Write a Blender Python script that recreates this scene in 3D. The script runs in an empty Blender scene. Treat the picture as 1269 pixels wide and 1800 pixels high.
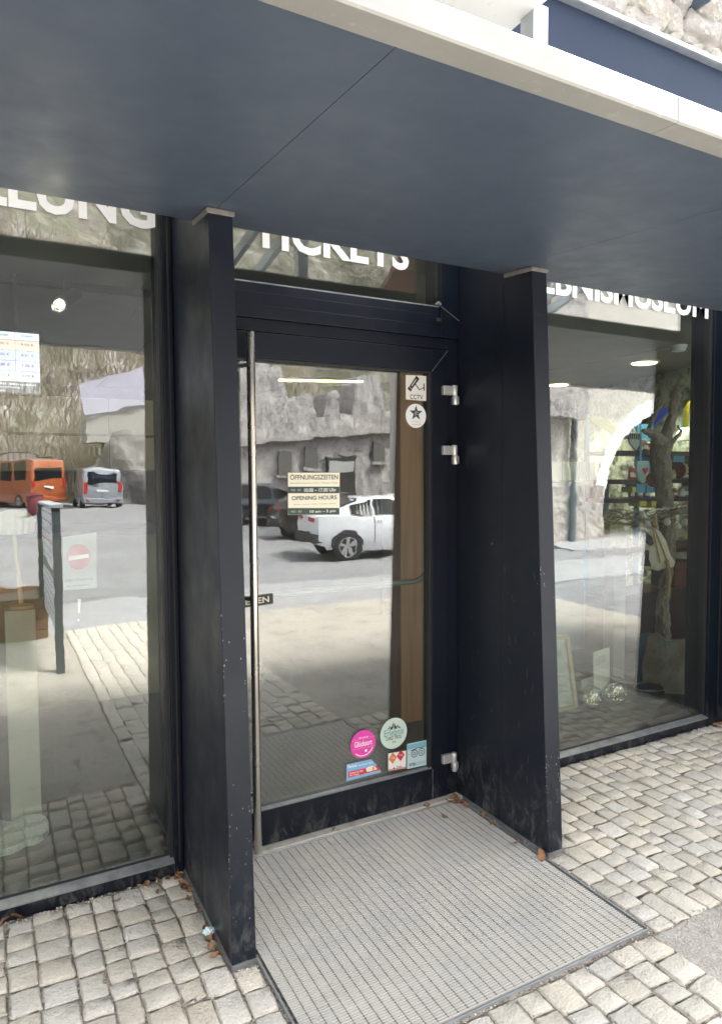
import bpy, bmesh, math, random
from mathutils import Vector, Matrix, noise as mnoise
random.seed(7)
S = bpy.context.scene
COL = S.collection
R_ = math.radians

# ------------------------------------------------------------------ camera
FPX, YAW, PITCH, ROLL = 1202.27, 0.4951, 0.0544, -0.0058
CAM = Vector((-0.6203, -2.6202, 1.55))
_f = Vector((math.sin(YAW), math.cos(YAW), 0)); _r = Vector((math.cos(YAW), -math.sin(YAW), 0)); _u = Vector((0, 0, 1))
FW = math.cos(PITCH) * _f - math.sin(PITCH) * _u
U2 = math.sin(PITCH) * _f + math.cos(PITCH) * _u
RT = math.cos(ROLL) * _r + math.sin(ROLL) * U2
UP = -math.sin(ROLL) * _r + math.cos(ROLL) * U2
cd = bpy.data.cameras.new('camera'); cam = bpy.data.objects.new('camera', cd); COL.objects.link(cam)
cd.sensor_fit = 'VERTICAL'; cd.sensor_height = 36.0; cd.lens = FPX / 1800 * 36.0
cd.clip_start = 0.05; cd.clip_end = 3000
M4 = Matrix((RT, UP, -FW)).transposed().to_4x4(); M4.translation = CAM
cam.matrix_world = M4
S.camera = cam

# ------------------------------------------------------------------ sky, sun, exposure
SUN = Vector((0.42, 0.34, 0.84)).normalized()      # high hazy sun just behind the facade: entrance in open shade, street in sun
w = bpy.data.worlds.new('World'); S.world = w; w.use_nodes = True
nt = w.node_tree; nt.nodes.clear()
sky = nt.nodes.new('ShaderNodeTexSky'); sky.sky_type = 'NISHITA'; sky.sun_disc = False
sky.sun_elevation = math.asin(SUN.z); sky.sun_rotation = math.atan2(SUN.x, SUN.y)
sky.air_density = 1.0; sky.dust_density = 3.0; sky.ozone_density = 1.0
hs = nt.nodes.new('ShaderNodeHueSaturation'); hs.inputs['Saturation'].default_value = 0.22
bg = nt.nodes.new('ShaderNodeBackground'); bg.inputs['Strength'].default_value = 0.15
wo = nt.nodes.new('ShaderNodeOutputWorld')
nt.links.new(sky.outputs[0], hs.inputs['Color']); nt.links.new(hs.outputs[0], bg.inputs[0]); nt.links.new(bg.outputs[0], wo.inputs[0])
sl = bpy.data.lights.new('sun', 'SUN'); sl.energy = 2.3; sl.angle = R_(20); sl.color = (1.0, 0.965, 0.92)
so = bpy.data.objects.new('sun', sl); COL.objects.link(so)
so.rotation_euler = (-SUN).to_track_quat('-Z', 'Y').to_euler()
S.view_settings.view_transform = 'Standard'; S.view_settings.look = 'None'
S.view_settings.gamma = 1.0; S.view_settings.use_curve_mapping = False
S.view_settings.exposure = 3.15
S.render.engine = 'CYCLES'

# ------------------------------------------------------------------ pixels of the photograph to places
YG = 0.03                                   # plane of the shop glass (outer face)
def ray(u, v): return (RT * ((u - 634.5) / FPX) - UP * ((v - 900.0) / FPX) + FW)
def onY(u, v, y): d = ray(u, v); return CAM + d * ((y - CAM.y) / d.y)
def onZ(u, v, z): d = ray(u, v); return CAM + d * ((z - CAM.z) / d.z)
def mir(p): return Vector((p.x, 2 * YG - p.y, p.z))
def sm(t): t = max(0., min(1., t)); return t * t * (3 - 2 * t)
def gz(x, y):                               # height of the street in front of the museum
    return -0.04 - 0.58 * sm((-5.0 - y) / 7.5) * (1 - sm((-17 - y) / 14))
def ghit(u, v):                             # where a reflected pixel meets the street
    d = ray(u, v); t = 3.0
    while t < 200:
        q = mir(CAM + d * t)
        if q.z <= gz(q.x, q.y): return q
        t += 0.02
    return q

# ------------------------------------------------------------------ mesh helpers
class MB:
    def __init__(s): s.v = []; s.f = []
    def add(s, vs, fs):
        o = len(s.v); s.v += [Vector(q) for q in vs]; s.f += [tuple(i + o for i in f) for f in fs]; return s
    def box(s, a, b):
        x0, x1 = sorted((a[0], b[0])); y0, y1 = sorted((a[1], b[1])); z0, z1 = sorted((a[2], b[2]))
        return s.add([(x0,y0,z0),(x1,y0,z0),(x1,y1,z0),(x0,y1,z0),(x0,y0,z1),(x1,y0,z1),(x1,y1,z1),(x0,y1,z1)],
                     [(0,3,2,1),(4,5,6,7),(0,1,5,4),(1,2,6,5),(2,3,7,6),(3,0,4,7)])
    def bar(s, a, b, w, h, up=(0,0,1)):     # box from a to b
        a = Vector(a); b = Vector(b); d = (b - a).normalized(); up = Vector(up)
        if abs(d.dot(up)) > .99: up = Vector((1, 0, 0))
        sd = d.cross(up).normalized(); up = sd.cross(d)
        q = []
        for p in (a, b):
            for i, j in ((-1,-1),(1,-1),(1,1),(-1,1)): q.append(p + sd * (i * w / 2) + up * (j * h / 2))
        return s.add(q, [(0,1,2,3),(7,6,5,4),(0,4,5,1),(1,5,6,2),(2,6,7,3),(3,7,4,0)])
    def prism(s, poly, ext):                # poly: 3d loop, ext: vector
        n = len(poly); ext = Vector(ext); P = [Vector(q) for q in poly]
        s.add(P + [q + ext for q in P], [tuple(range(n)), tuple(range(2*n-1, n-1, -1))] + [(i, i + n, (i+1) % n + n, (i+1) % n) for i in range(n)])
        return s
    def tube(s, path, rad, n=8, cap=True):
        P = [Vector(q) for q in path]; m = len(P)
        if not hasattr(rad, '__len__'): rad = [rad] * m
        o = len(s.v); ref = None
        for i, p in enumerate(P):
            d = (P[min(i+1, m-1)] - P[max(i-1, 0)]).normalized()
            if ref is None: ref = d.orthogonal().normalized()
            ref = (ref - d * ref.dot(d)).normalized(); bn = d.cross(ref)
            for k in range(n):
                a = 2 * math.pi * k / n
                s.v.append(p + (ref * math.cos(a) + bn * math.sin(a)) * rad[i])
        for i in range(m - 1):
            for k in range(n):
                s.f.append((o+i*n+k, o+i*n+(k+1) % n, o+(i+1)*n+(k+1) % n, o+(i+1)*n+k))
        if cap:
            s.f.append(tuple(o + k for k in range(n-1, -1, -1))); s.f.append(tuple(o + (m-1)*n + k for k in range(n)))
        return s
    def lathe(s, prof, c=(0,0,0), n=20, ax='z'):
        c = Vector(c); o = len(s.v); m = len(prof)
        for r, h in prof:
            for k in range(n):
                a = 2 * math.pi * k / n; x, y = r * math.cos(a), r * math.sin(a)
                s.v.append(c + (Vector((x, y, h)) if ax == 'z' else Vector((x, h, y)) if ax == 'y' else Vector((h, x, y))))
        for i in range(m - 1):
            for k in range(n): s.f.append((o+i*n+k, o+i*n+(k+1) % n, o+(i+1)*n+(k+1) % n, o+(i+1)*n+k))
        s.f.append(tuple(o + k for k in range(n-1, -1, -1))); s.f.append(tuple(o + (m-1)*n + k for k in range(n)))
        return s
    def grid(s, fn, nu, nv):
        o = len(s.v)
        for j in range(nv + 1):
            for i in range(nu + 1): s.v.append(Vector(fn(i / nu, j / nv)))
        for j in range(nv):
            for i in range(nu):
                a = o + j * (nu + 1) + i; s.f.append((a, a + 1, a + nu + 2, a + nu + 1))
        return s
    def disc(s, c, rx, rz, n=40):           # disc in an XZ plane facing -Y
        c = Vector(c)
        return s.add([c + Vector((rx * math.cos(2*math.pi*k/n), 0, rz * math.sin(2*math.pi*k/n))) for k in range(n)], [tuple(range(n))])

def fixn(me):
    bm = bmesh.new(); bm.from_mesh(me); bmesh.ops.recalc_face_normals(bm, faces=bm.faces); bm.to_mesh(me); bm.free()

def wloc(o):
    p = Vector((0, 0, 0))
    while o: p += o.location; o = o.parent
    return p

def obj(name, mb, m, parent=None, smooth=None, bevel=0, fix=True, kind=None, local=False):
    off = Vector((0, 0, 0))
    if parent is None and not local:
        xs = [q.x for q in mb.v]; ys = [q.y for q in mb.v]; zs = [q.z for q in mb.v]
        off = Vector(((min(xs)+max(xs))/2, (min(ys)+max(ys))/2, min(zs)))
    elif not local: off = wloc(parent)
    me = bpy.data.meshes.new(name); me.from_pydata([q - off for q in mb.v], [], mb.f)
    if fix: fixn(me)
    me.materials.append(m)
    if smooth is not None:
        me.polygons.foreach_set('use_smooth', [True] * len(me.polygons))
        me.set_sharp_from_angle(angle=R_(smooth))
    o = bpy.data.objects.new(name, me); COL.objects.link(o)
    if parent is None: o.location = off
    else: o.parent = parent
    if bevel:
        b = o.modifiers.new('bevel', 'BEVEL'); b.width = bevel; b.segments = 2; b.limit_method = 'ANGLE'; b.angle_limit = R_(40)
    if kind: o['kind'] = kind
    return o

def tag(o, label, cat, group=None):
    o['label'] = label; o['category'] = cat
    if group: o['group'] = group
    return o
def thing(name, label, cat, loc=(0, 0, 0), rz=0, group=None):
    o = bpy.data.objects.new(name, None); COL.objects.link(o); o.empty_display_size = 0.1
    o.location = loc; o.rotation_euler = (0, 0, rz)
    return tag(o, label, cat, group)

_fc = {}
def text_mb(s, bold=0.0):
    k = (s, bold)
    if k not in _fc:
        cu = bpy.data.curves.new('t', 'FONT'); cu.body = s; cu.size = 1; cu.offset = bold; cu.resolution_u = 3
        o = bpy.data.objects.new('t', cu); COL.objects.link(o)
        bpy.context.view_layer.update()
        me = bpy.data.meshes.new_from_object(o.evaluated_get(bpy.context.evaluated_depsgraph_get()))
        v = [(q.co.x, q.co.y) for q in me.vertices]; f = [tuple(p.vertices) for p in me.polygons]
        bpy.data.objects.remove(o); bpy.data.curves.remove(cu); bpy.data.meshes.remove(me)
        _fc[k] = (v, f)
    return _fc[k]
def text(mb, s, x0, x1, z0, z1, y, bold=0.0, right=Vector((1,0,0)), up=Vector((0,0,1)), org=None):
    """fit the word between x0..x1 and z0..z1 on the plane y (or on org + right*x + up*z)"""
    v, f = text_mb(s, bold)
    if not v: return mb
    a0 = min(q[0] for q in v); a1 = max(q[0] for q in v); b0 = min(q[1] for q in v); b1 = max(q[1] for q in v)
    def P(q):
        x = x0 + (q[0]-a0) / max(a1-a0, 1e-6) * (x1-x0); z = z0 + (q[1]-b0) / max(b1-b0, 1e-6) * (z1-z0)
        return Vector((x, y, z)) if org is None else org + right * x + up * z
    return mb.add([P(q) for q in v], f)

# ------------------------------------------------------------------ materials
_mc = {}
def NN(t, k, **kw):
    n = t.nodes.new(k)
    for a, b in kw.items(): setattr(n, a, b)
    return n
def pm(name, col, rough=0.5, metal=0.0, var=None, bump=None, spec=0.5, vary=0.0, emit=None, speck=None, coat=0.0, rvar=0.0, wear=0.0):
    """procedural principled material. var=(scale, colour2, lo, hi[, stretch]); bump=(scale, strength, distance); speck=(scale, threshold, colour)"""
    if name in _mc: return _mc[name]
    m = bpy.data.materials.new(name); m.use_nodes = True; t = m.node_tree; b = t.nodes['Principled BSDF']
    b.inputs['Base Color'].default_value = (*col, 1); b.inputs['Roughness'].default_value = rough; b.inputs['Metallic'].default_value = metal
    b.inputs['Specular IOR Level'].default_value = spec; b.inputs['Coat Weight'].default_value = coat
    geo = NN(t, 'ShaderNodeNewGeometry'); src = geo.outputs['Position']
    cur = None
    def mixc(fac, a, c):
        x = NN(t, 'ShaderNodeMix', data_type='RGBA'); t.links.new(fac, x.inputs[0])
        if a is None: x.inputs[6].default_value = (*col, 1)
        else: t.links.new(a, x.inputs[6])
        x.inputs[7].default_value = (*c, 1); return x.outputs[2]
    vs = var if isinstance(var, list) else [var] if var else []
    for vv in vs:
        sc, c2, lo, hi = vv[:4]; p = src
        if len(vv) > 4:
            mp = NN(t, 'ShaderNodeMapping'); mp.inputs['Scale'].default_value = vv[4]; t.links.new(src, mp.inputs[0]); p = mp.outputs[0]
        n = NN(t, 'ShaderNodeTexNoise'); n.inputs['Scale'].default_value = sc; n.inputs['Detail'].default_value = 6; n.inputs['Roughness'].default_value = .62
        t.links.new(p, n.inputs[0])
        r = NN(t, 'ShaderNodeMapRange'); r.inputs[1].default_value = lo; r.inputs[2].default_value = hi; t.links.new(n.outputs[0], r.inputs[0])
        cur = mixc(r.outputs[0], cur, c2)
    if speck:
        for sp in (speck if isinstance(speck, list) else [speck]):
            vo = NN(t, 'ShaderNodeTexVoronoi'); vo.inputs['Scale'].default_value = sp[0]; t.links.new(src, vo.inputs['Vector'])
            mth = NN(t, 'ShaderNodeMapRange'); mth.inputs[1].default_value = sp[1]; mth.inputs[2].default_value = sp[1] * .6; t.links.new(vo.outputs['Distance'], mth.inputs[0])
            cur = mixc(mth.outputs[0], cur, sp[2])
    if wear:                                # splashed dust and scuffs near the ground
        sx = NN(t, 'ShaderNodeSeparateXYZ'); t.links.new(src, sx.inputs[0])
        hz = NN(t, 'ShaderNodeMapRange'); hz.inputs[1].default_value = wear; hz.inputs[2].default_value = 0.0; t.links.new(sx.outputs['Z'], hz.inputs[0])
        mp = NN(t, 'ShaderNodeMapping'); mp.inputs['Scale'].default_value = (1, 1, .45); t.links.new(src, mp.inputs[0])
        n = NN(t, 'ShaderNodeTexNoise'); n.inputs['Scale'].default_value = 22; n.inputs['Detail'].default_value = 9; n.inputs['Roughness'].default_value = .72; n.inputs['Distortion'].default_value = .8; t.links.new(mp.outputs[0], n.inputs[0])
        r = NN(t, 'ShaderNodeMapRange'); r.inputs[1].default_value = .50; r.inputs[2].default_value = .74; t.links.new(n.outputs[0], r.inputs[0])
        mu = NN(t, 'ShaderNodeMath', operation='MULTIPLY'); t.links.new(r.outputs[0], mu.inputs[0]); t.links.new(hz.outputs[0], mu.inputs[1])
        cur = mixc(mu.outputs[0], cur, (.12, .118, .11))
    if vary:
        oi = NN(t, 'ShaderNodeObjectInfo'); h = NN(t, 'ShaderNodeHueSaturation')
        r = NN(t, 'ShaderNodeMapRange'); r.inputs[3].default_value = 1 - vary; r.inputs[4].default_value = 1 + vary; t.links.new(oi.outputs['Random'], r.inputs[0])
        m2 = NN(t, 'ShaderNodeMath', operation='MULTIPLY'); m2.inputs[1].default_value = 7.31; t.links.new(oi.outputs['Random'], m2.inputs[0])
        m3 = NN(t, 'ShaderNodeMath', operation='FRACT'); t.links.new(m2.outputs[0], m3.inputs[0])
        r2 = NN(t, 'ShaderNodeMapRange'); r2.inputs[3].default_value = .76; r2.inputs[4].default_value = 1.16; t.links.new(m3.outputs[0], r2.inputs[0])
        t.links.new(r.outputs[0], h.inputs['Value']); t.links.new(r2.outputs[0], h.inputs['Saturation'])
        if cur is None: h.inputs['Color'].default_value = (*col, 1)
        else: t.links.new(cur, h.inputs['Color'])
        cur = h.outputs[0]
    if cur is not None: t.links.new(cur, b.inputs['Base Color'])
    if rvar:
        n = NN(t, 'ShaderNodeTexNoise'); n.inputs['Scale'].default_value = 9; n.inputs['Detail'].default_value = 5; t.links.new(src, n.inputs[0])
        r = NN(t, 'ShaderNodeMapRange'); r.inputs[1].default_value = .3; r.inputs[2].default_value = .7
        r.inputs[3].default_value = max(.02, rough - rvar); r.inputs[4].default_value = rough + rvar
        t.links.new(n.outputs[0], r.inputs[0]); t.links.new(r.outputs[0], b.inputs['Roughness'])
    if bump:
        bs = bump if isinstance(bump, list) else [bump]; prev = None
        for sc, st, di in bs:
            n = NN(t, 'ShaderNodeTexNoise'); n.inputs['Scale'].default_value = sc; n.inputs['Detail'].default_value = 5; t.links.new(src, n.inputs[0])
            bp = NN(t, 'ShaderNodeBump'); bp.inputs['Strength'].default_value = st; bp.inputs['Distance'].default_value = di
            t.links.new(n.outputs[0], bp.inputs['Height'])
            if prev is not None: t.links.new(prev, bp.inputs['Normal'])
            prev = bp.outputs[0]
        t.links.new(prev, b.inputs['Normal'])
    if emit: b.inputs['Emission Color'].default_value = (*emit[0], 1); b.inputs['Emission Strength'].default_value = emit[1]
    _mc[name] = m; return m

def glass_mat(name, r0, tint, ripple, dust=0.0):
    m = bpy.data.materials.new(name); m.use_nodes = True; t = m.node_tree; t.nodes.clear()
    out = NN(t, 'ShaderNodeOutputMaterial'); mix = NN(t, 'ShaderNodeMixShader')
    tr = NN(t, 'ShaderNodeBsdfTransparent'); tr.inputs[0].default_value = (*tint, 1)
    gl = NN(t, 'ShaderNodeBsdfGlossy'); gl.inputs['Roughness'].default_value = 0.0; gl.inputs['Color'].default_value = (1, 1, 1, 1)
    lw = NN(t, 'ShaderNodeLayerWeight'); lw.inputs['Blend'].default_value = .5
    pw = NN(t, 'ShaderNodeMath', operation='POWER'); pw.inputs[1].default_value = 5; t.links.new(lw.outputs['Facing'], pw.inputs[0])
    mr = NN(t, 'ShaderNodeMapRange'); mr.inputs[3].default_value = r0; mr.inputs[4].default_value = 1.0; t.links.new(pw.outputs[0], mr.inputs[0])
    geo = NN(t, 'ShaderNodeNewGeometry'); mp = NN(t, 'ShaderNodeMapping'); mp.inputs['Scale'].default_value = (2.2, 1, 5.0); t.links.new(geo.outputs['Position'], mp.inputs[0])
    n = NN(t, 'ShaderNodeTexNoise'); n.inputs['Scale'].default_value = 2.0; n.inputs['Detail'].default_value = 2; t.links.new(mp.outputs[0], n.inputs[0])
    bp = NN(t, 'ShaderNodeBump'); bp.inputs['Strength'].default_value = ripple; bp.inputs['Distance'].default_value = 0.004; t.links.new(n.outputs[0], bp.inputs['Height'])
    t.links.new(bp.outputs[0], gl.inputs['Normal'])
    t.links.new(mr.outputs[0], mix.inputs[0]); t.links.new(tr.outputs[0], mix.inputs[1]); t.links.new(gl.outputs[0], mix.inputs[2]); sh = mix.outputs[0]
    if dust:
        df = NN(t, 'ShaderNodeBsdfDiffuse'); df.inputs[0].default_value = (.62, .60, .56, 1)
        dn = NN(t, 'ShaderNodeTexNoise'); dn.inputs['Scale'].default_value = 5; dn.inputs['Detail'].default_value = 9; dn.inputs['Roughness'].default_value = .75; t.links.new(geo.outputs['Position'], dn.inputs[0])
        dr = NN(t, 'ShaderNodeMapRange'); dr.inputs[1].default_value = .38; dr.inputs[2].default_value = .8; dr.inputs[3].default_value = dust * .35; dr.inputs[4].default_value = dust * 2.2; t.links.new(dn.outputs[0], dr.inputs[0])
        mx = NN(t, 'ShaderNodeMixShader'); t.links.new(dr.outputs[0], mx.inputs[0]); t.links.new(sh, mx.inputs[1]); t.links.new(df.outputs[0], mx.inputs[2]); sh = mx.outputs[0]
    t.links.new(sh, out.inputs[0])
    return m

PAINT = (0.0040, 0.0066, 0.0125)
m_paint = pm('navy_paint', PAINT, .38, spec=.28, wear=.16, var=[(1.6, (0.006, 0.009, 0.016), .42, .75, (1, 1, .35)), (30, (0.03, 0.032, 0.035), .70, .86)], bump=(160, .04, .002), rvar=.08,
             speck=None)
m_fin = pm('navy_paint_worn', (0.0068, 0.0098, 0.0165), .42, spec=.32, wear=.36, var=[(2.2, (0.012, 0.0155, 0.022), .42, .72, (1, 1, .3)), (26, (0.35, 0.35, 0.34), .735, .76, (1, 1, .5)), (60, (0.40, 0.40, 0.39), .75, .77, (.6, .6, .12))], bump=(140, .04, .002), rvar=.08)
m_soffit = pm('soffit_paint', (0.074, 0.095, 0.130), .45, var=[(1.1, (0.062, 0.081, 0.113), .35, .7), (14, (0.082, 0.101, 0.134), .5, .75), (.5, (.062, .08, .11), .5, .75)], bump=(260, .05, .002), rvar=.07)
m_glass = glass_mat('shop_glass', 0.125, (0.87, 0.91, 0.88), 0.07, 0.008)
m_fascia = pm('fascia_sheet', (0.30, 0.296, 0.275), .45, .1, var=[(2.5, (.34, .333, .305), .5, .7, (1, 1, 1)), (5, (0.33, 0.325, 0.30), .5, .8), (40, (0.43, .42, .39), .6, .8), (28, (.24, .23, .205), .68, .78, (1, 1, .5))], bump=(30, .05, .004), rvar=.1)
m_galv = pm('galvanised_steel', (0.52, 0.55, 0.57), .36, .75, var=(12, (0.40, .43, .45), .4, .7), rvar=.1)
m_alu = pm('sill_aluminium', (0.32, 0.33, 0.33), .4, .6, var=(20, (0.2, .21, .22), .4, .7), rvar=.1)
m_steel = pm('brushed_steel', (0.66, 0.63, 0.57), .24, .95, var=(30, (0.5, .48, .44), .45, .8, (1, 1, .1)), rvar=.08)
m_hinge = pm('hinge_aluminium', (0.60, 0.60, 0.58), .33, .6, rvar=.08)
m_white = pm('white_vinyl', (0.74, 0.75, 0.755), .5)
m_black = pm('black_print', (0.015, 0.015, 0.016), .5)
m_rubber = pm('black_gasket', (0.012, 0.013, 0.015), .6)
m_seal = pm('cream_sealant', (0.17, 0.16, 0.14), .7, var=(40, (0.11, .105, .095), .45, .7))
m_conc = pm('threshold_concrete', (0.44, 0.41, 0.36), .85, var=[(25, (0.28, 0.25, 0.21), .45, .75), (7, (.5, .47, .41), .5, .7)], bump=(90, .4, .004))
# ================================================================== the setting: ground, road, pavement
m_asph = pm('street_asphalt', (0.215, 0.212, 0.222), .85, var=[(.35, (0.27, 0.266, 0.275), .4, .7), (60, (0.10, 0.098, 0.096), .5, .75), (7, (.13, .125, .122), .5, .7), (2.2, (.14, .135, .13), .5, .75, (1, 4, 1))], bump=(120, .5, .01))
m_road = pm('pale_road_asphalt', (0.30, 0.298, 0.308), .85, var=[(.5, (0.26, 0.25, 0.24), .4, .7), (70, (0.22, 0.21, .20), .5, .75), (8, (.36, .355, .365), .5, .7)], bump=(120, .5, .01))
m_patch = pm('coarse_asphalt', (0.42, 0.38, 0.315), .9, var=[(70, (0.46, 0.43, 0.39), .48, .66), (160, (0.20, 0.18, 0.15), .55, .7), (1.3, (.24, .225, .2), .45, .75), (3.5, (.27, .245, .21), .54, .64), (22, (.46, .435, .395), .52, .66)], speck=[(75, .28, (0.52, 0.49, 0.43))], bump=[(110, .8, .012), (300, .5, .004)])
m_joint = pm('joint_sand', (0.40, 0.35, 0.285), .95, var=[(90, (0.13, 0.10, 0.075), .42, .62), (240, (0.5, 0.45, 0.38), .56, .72), (3, (.16, .125, .09), .5, .75)], bump=[(140, 1.0, .012), (420, .6, .004)])
m_cob = pm('granite_cobble', (0.62, 0.56, 0.455), .85, var=[(9, (0.52, 0.475, 0.395), .4, .75), (130, (0.33, 0.305, 0.265), .55, .72), (170, (0.74, 0.69, 0.60), .55, .72), (320, (0.30, 0.275, 0.24), .58, .70), (2.0, (.43, .405, .35), .4, .8)],
           bump=[(30, .6, .012), (110, .8, .006), (350, .5, .002)], vary=.09)

def axis(a, b, n, p): return [a + (b - a) * (i / n) ** p for i in range(n + 1)]
ys = sorted(set([30, 10, 0.2] + [-.25 * i for i in range(0, 150)] + [-40, -60, -100, -200, -400]))
xs = sorted(set([-400, -150, -60, -30, 30, 60, 150, 400] + [-20 + 2 * i for i in range(21)]))
g = MB(); nx = len(xs)
for y in ys:
    for x in xs: g.v.append(Vector((x, y, gz(x, y))))
for j in range(len(ys) - 1):
    for i in range(nx - 1): a = j * nx + i; g.f.append((a, a + 1, a + nx + 1, a + nx))
obj('ground', g, m_asph, smooth=60, kind='structure')
g = MB(); g.grid(lambda u, v: (-60 + 120 * u, -4.72 - 2.65 * v + .05 * math.sin(u * 90), gz(0, -4.72 - 2.65 * v) + .006), 60, 14)
obj('road', g, m_road, smooth=60, kind='structure')

MATX0, MATX1, MATY0, MATY1 = 0.082, 1.302, -1.106, -0.035
def slab(name, x0, x1, y0, y1, ztop, m):
    mb = MB(); nu, nv = 40, 40
    def P(u, v):
        x = x0 + (x1 - x0) * u; y = y0 + (y1 - y0) * v
        e = mnoise.noise(Vector((x * 9, y * 9, 3.3))) * .014
        if u in (0, 1): x += e
        if v in (0, 1): y += e
        return (x, y, ztop + mnoise.noise(Vector((x * 14, y * 14, 0))) * .0022)
    mb.grid(P, nu, nv)
    k = nu + 1
    ring = [i for i in range(k)] + [nu + k * j for j in range(1, nv + 1)] + [nv * k + i for i in range(nu - 1, -1, -1)] + [k * j for j in range(nv - 1, 0, -1)]
    o = len(mb.v); mb.v += [mb.v[i] - Vector((0, 0, .03)) for i in ring]
    for i in range(len(ring)): j = (i + 1) % len(ring); mb.f.append((ring[i], o + i, o + j, ring[j]))
    return obj(name, mb, m, smooth=60, kind='structure')
slab('asphalt_patch', -3.2, -0.015, -4.70, -0.84, -0.004, m_patch)
slab('asphalt_patch', 1.285, 5.5, -4.70, -1.135, -0.004, m_patch)

pv = MB(); pv.box((-3.2, -1.3, -.039), (5.5, .0, -.0050)); pv.box((-.06, -4.75, -.039), (1.34, -1.3, -.0055))
pav = obj('pavement', pv, m_joint, kind='structure')
FD0, FD1 = 0.606, 0.483                        # fin depth at the foot and under the canopy
XR = 1.3202; T = 0.0794; X3 = 3.365
blocked = [(MATX0 - .012, MATX1 + .012, MATY0 - .012, .2), (-.004, T + .004, -FD0 - .006, .2), (XR - .004, XR + T + .004, -FD0 - .006, .2),
           (X3 - .004, X3 + T + .004, -FD0 - .006, .2), (-2.024, -1.936, -FD0 - .006, .2), (5.396, 5.484, -FD0 - .006, .2)]
def blk(x0, x1, y0, y1):
    for b in blocked:
        if x1 > b[0] and x0 < b[1] and y1 > b[2] and y0 < b[3]: return True
    return False
def cobble_mesh(i):
    r = random.Random(100 + i); mb = MB(); c = [-.5, -.42, 0.0, .42, .5]
    def P(a, b):
        x, y = c[a], c[b]; ea = a in (0, 4); eb = b in (0, 4)
        z = -.0052 if (ea and eb) else -.0026 if (ea or eb) else 0
        z += r.uniform(-.0022, .0022)
        if ea and eb: k_ = r.uniform(.90, .985); x *= k_; y *= k_
        e = .028 if (ea or eb) else .05; return Vector((x + r.uniform(-e, e * .6) * (1 if x > 0 else -1), y + r.uniform(-e, e * .6) * (1 if y > 0 else -1), z))
    for b in range(5):
        for a in range(5): mb.v.append(P(a, b))
    for b in range(4):
        for a in range(4): k = b * 5 + a; mb.f.append((k, k + 1, k + 6, k + 5))
    ring = [0, 1, 2, 3, 4, 9, 14, 19, 24, 23, 22, 21, 20, 15, 10, 5]
    o = len(mb.v)
    for k in ring: q = mb.v[k].copy(); q.z = -.030; q.x *= 1.02; q.y *= 1.02; mb.v.append(q)
    for i2 in range(16): j = (i2 + 1) % 16; mb.f.append((ring[i2], o + i2, o + j, ring[j]))
    me = bpy.data.meshes.new('cobble'); me.from_pydata(mb.v, [], mb.f); fixn(me)
    me.polygons.foreach_set('use_smooth', [True] * len(me.polygons)); me.materials.append(m_cob); return me, mb
variants = [cobble_mesh(i) for i in range(16)]
rc = random.Random(5)
cols = []
def split(a, b, w):
    n = max(1, round((b - a) / w)); c = [a + (b - a) * i / n + (rc.uniform(-.011, .011) if 0 < i < n else 0) for i in range(n + 1)]
    return [(c[i], c[i + 1]) for i in range(n)]
cols += [(x0, x1, -0.825, -.003) for x0, x1 in split(-3.15, -.006, .088)]
cols += [(-.006, MATX0 - .010, -4.74, -FD0 - .010)]
cols += [(x0, x1, -4.74, MATY0 - .014) for x0, x1 in split(MATX0 - .010, 1.29, .100)]
cols += [(MATX1 + .012, 1.408, -1.13, -FD0 - .010)]
cols += [(x0, x1, -1.13, -.003) for x0, x1 in split(1.404, X3 - .004, .090)]
cols += [(x0, x1, -1.13, -.003) for x0, x1 in split(X3 + T + .005, 5.45, .090)]
stones = []
for x0, x1, y0, y1 in cols:
    y = y1
    while y > y0 + .05:
        l = rc.uniform(.068, .128)
        if y - l < y0 + .06: l = y - y0
        if not blk(x0 + .006, x1 - .006, y - l + .004, y - .004):
            stones.append((Vector(((x0 + x1) / 2 + rc.uniform(-.003, .003), y - l / 2, rc.uniform(-.0035, .0025))), x1 - x0 - .001, l - .001, rc.uniform(-.05, .05), rc.randrange(16)))
        y -= l
def proj(p):
    d = p - CAM; z = d.dot(FW)
    return (634.5 + FPX * d.dot(RT) / z, 900 - FPX * d.dot(UP) / z, z) if z > .1 else (-9, -9, z)
vis = []; rest = []
for s in stones:
    u, v, z = proj(s[0]); (vis if z > .1 and -60 < u < 1330 and v < 1880 else rest).append((z, s))
vis.sort(key=lambda q: q[0]); rest += vis[285:]; vis = vis[:285]
for z, (p, wx, ly, rz, k) in vis:
    o = bpy.data.objects.new('cobble', variants[k][0]); COL.objects.link(o); o.parent = pav
    o.location = p - pav.location; o.scale = (wx, ly, 1); o.rotation_euler = (rc.uniform(-.025, .025), rc.uniform(-.025, .025), rz)
fld = MB()
for z, (p, wx, ly, rz, k) in rest:
    b = variants[k][1]; c, s_ = math.cos(rz), math.sin(rz)
    fld.add([(p.x + q.x * wx * c - q.y * ly * s_, p.y + q.x * wx * s_ + q.y * ly * c, p.z + q.z) for q in b.v], b.f)
obj('cobble_field', fld, m_cob, pav, smooth=80, fix=False, kind='stuff')

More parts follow.
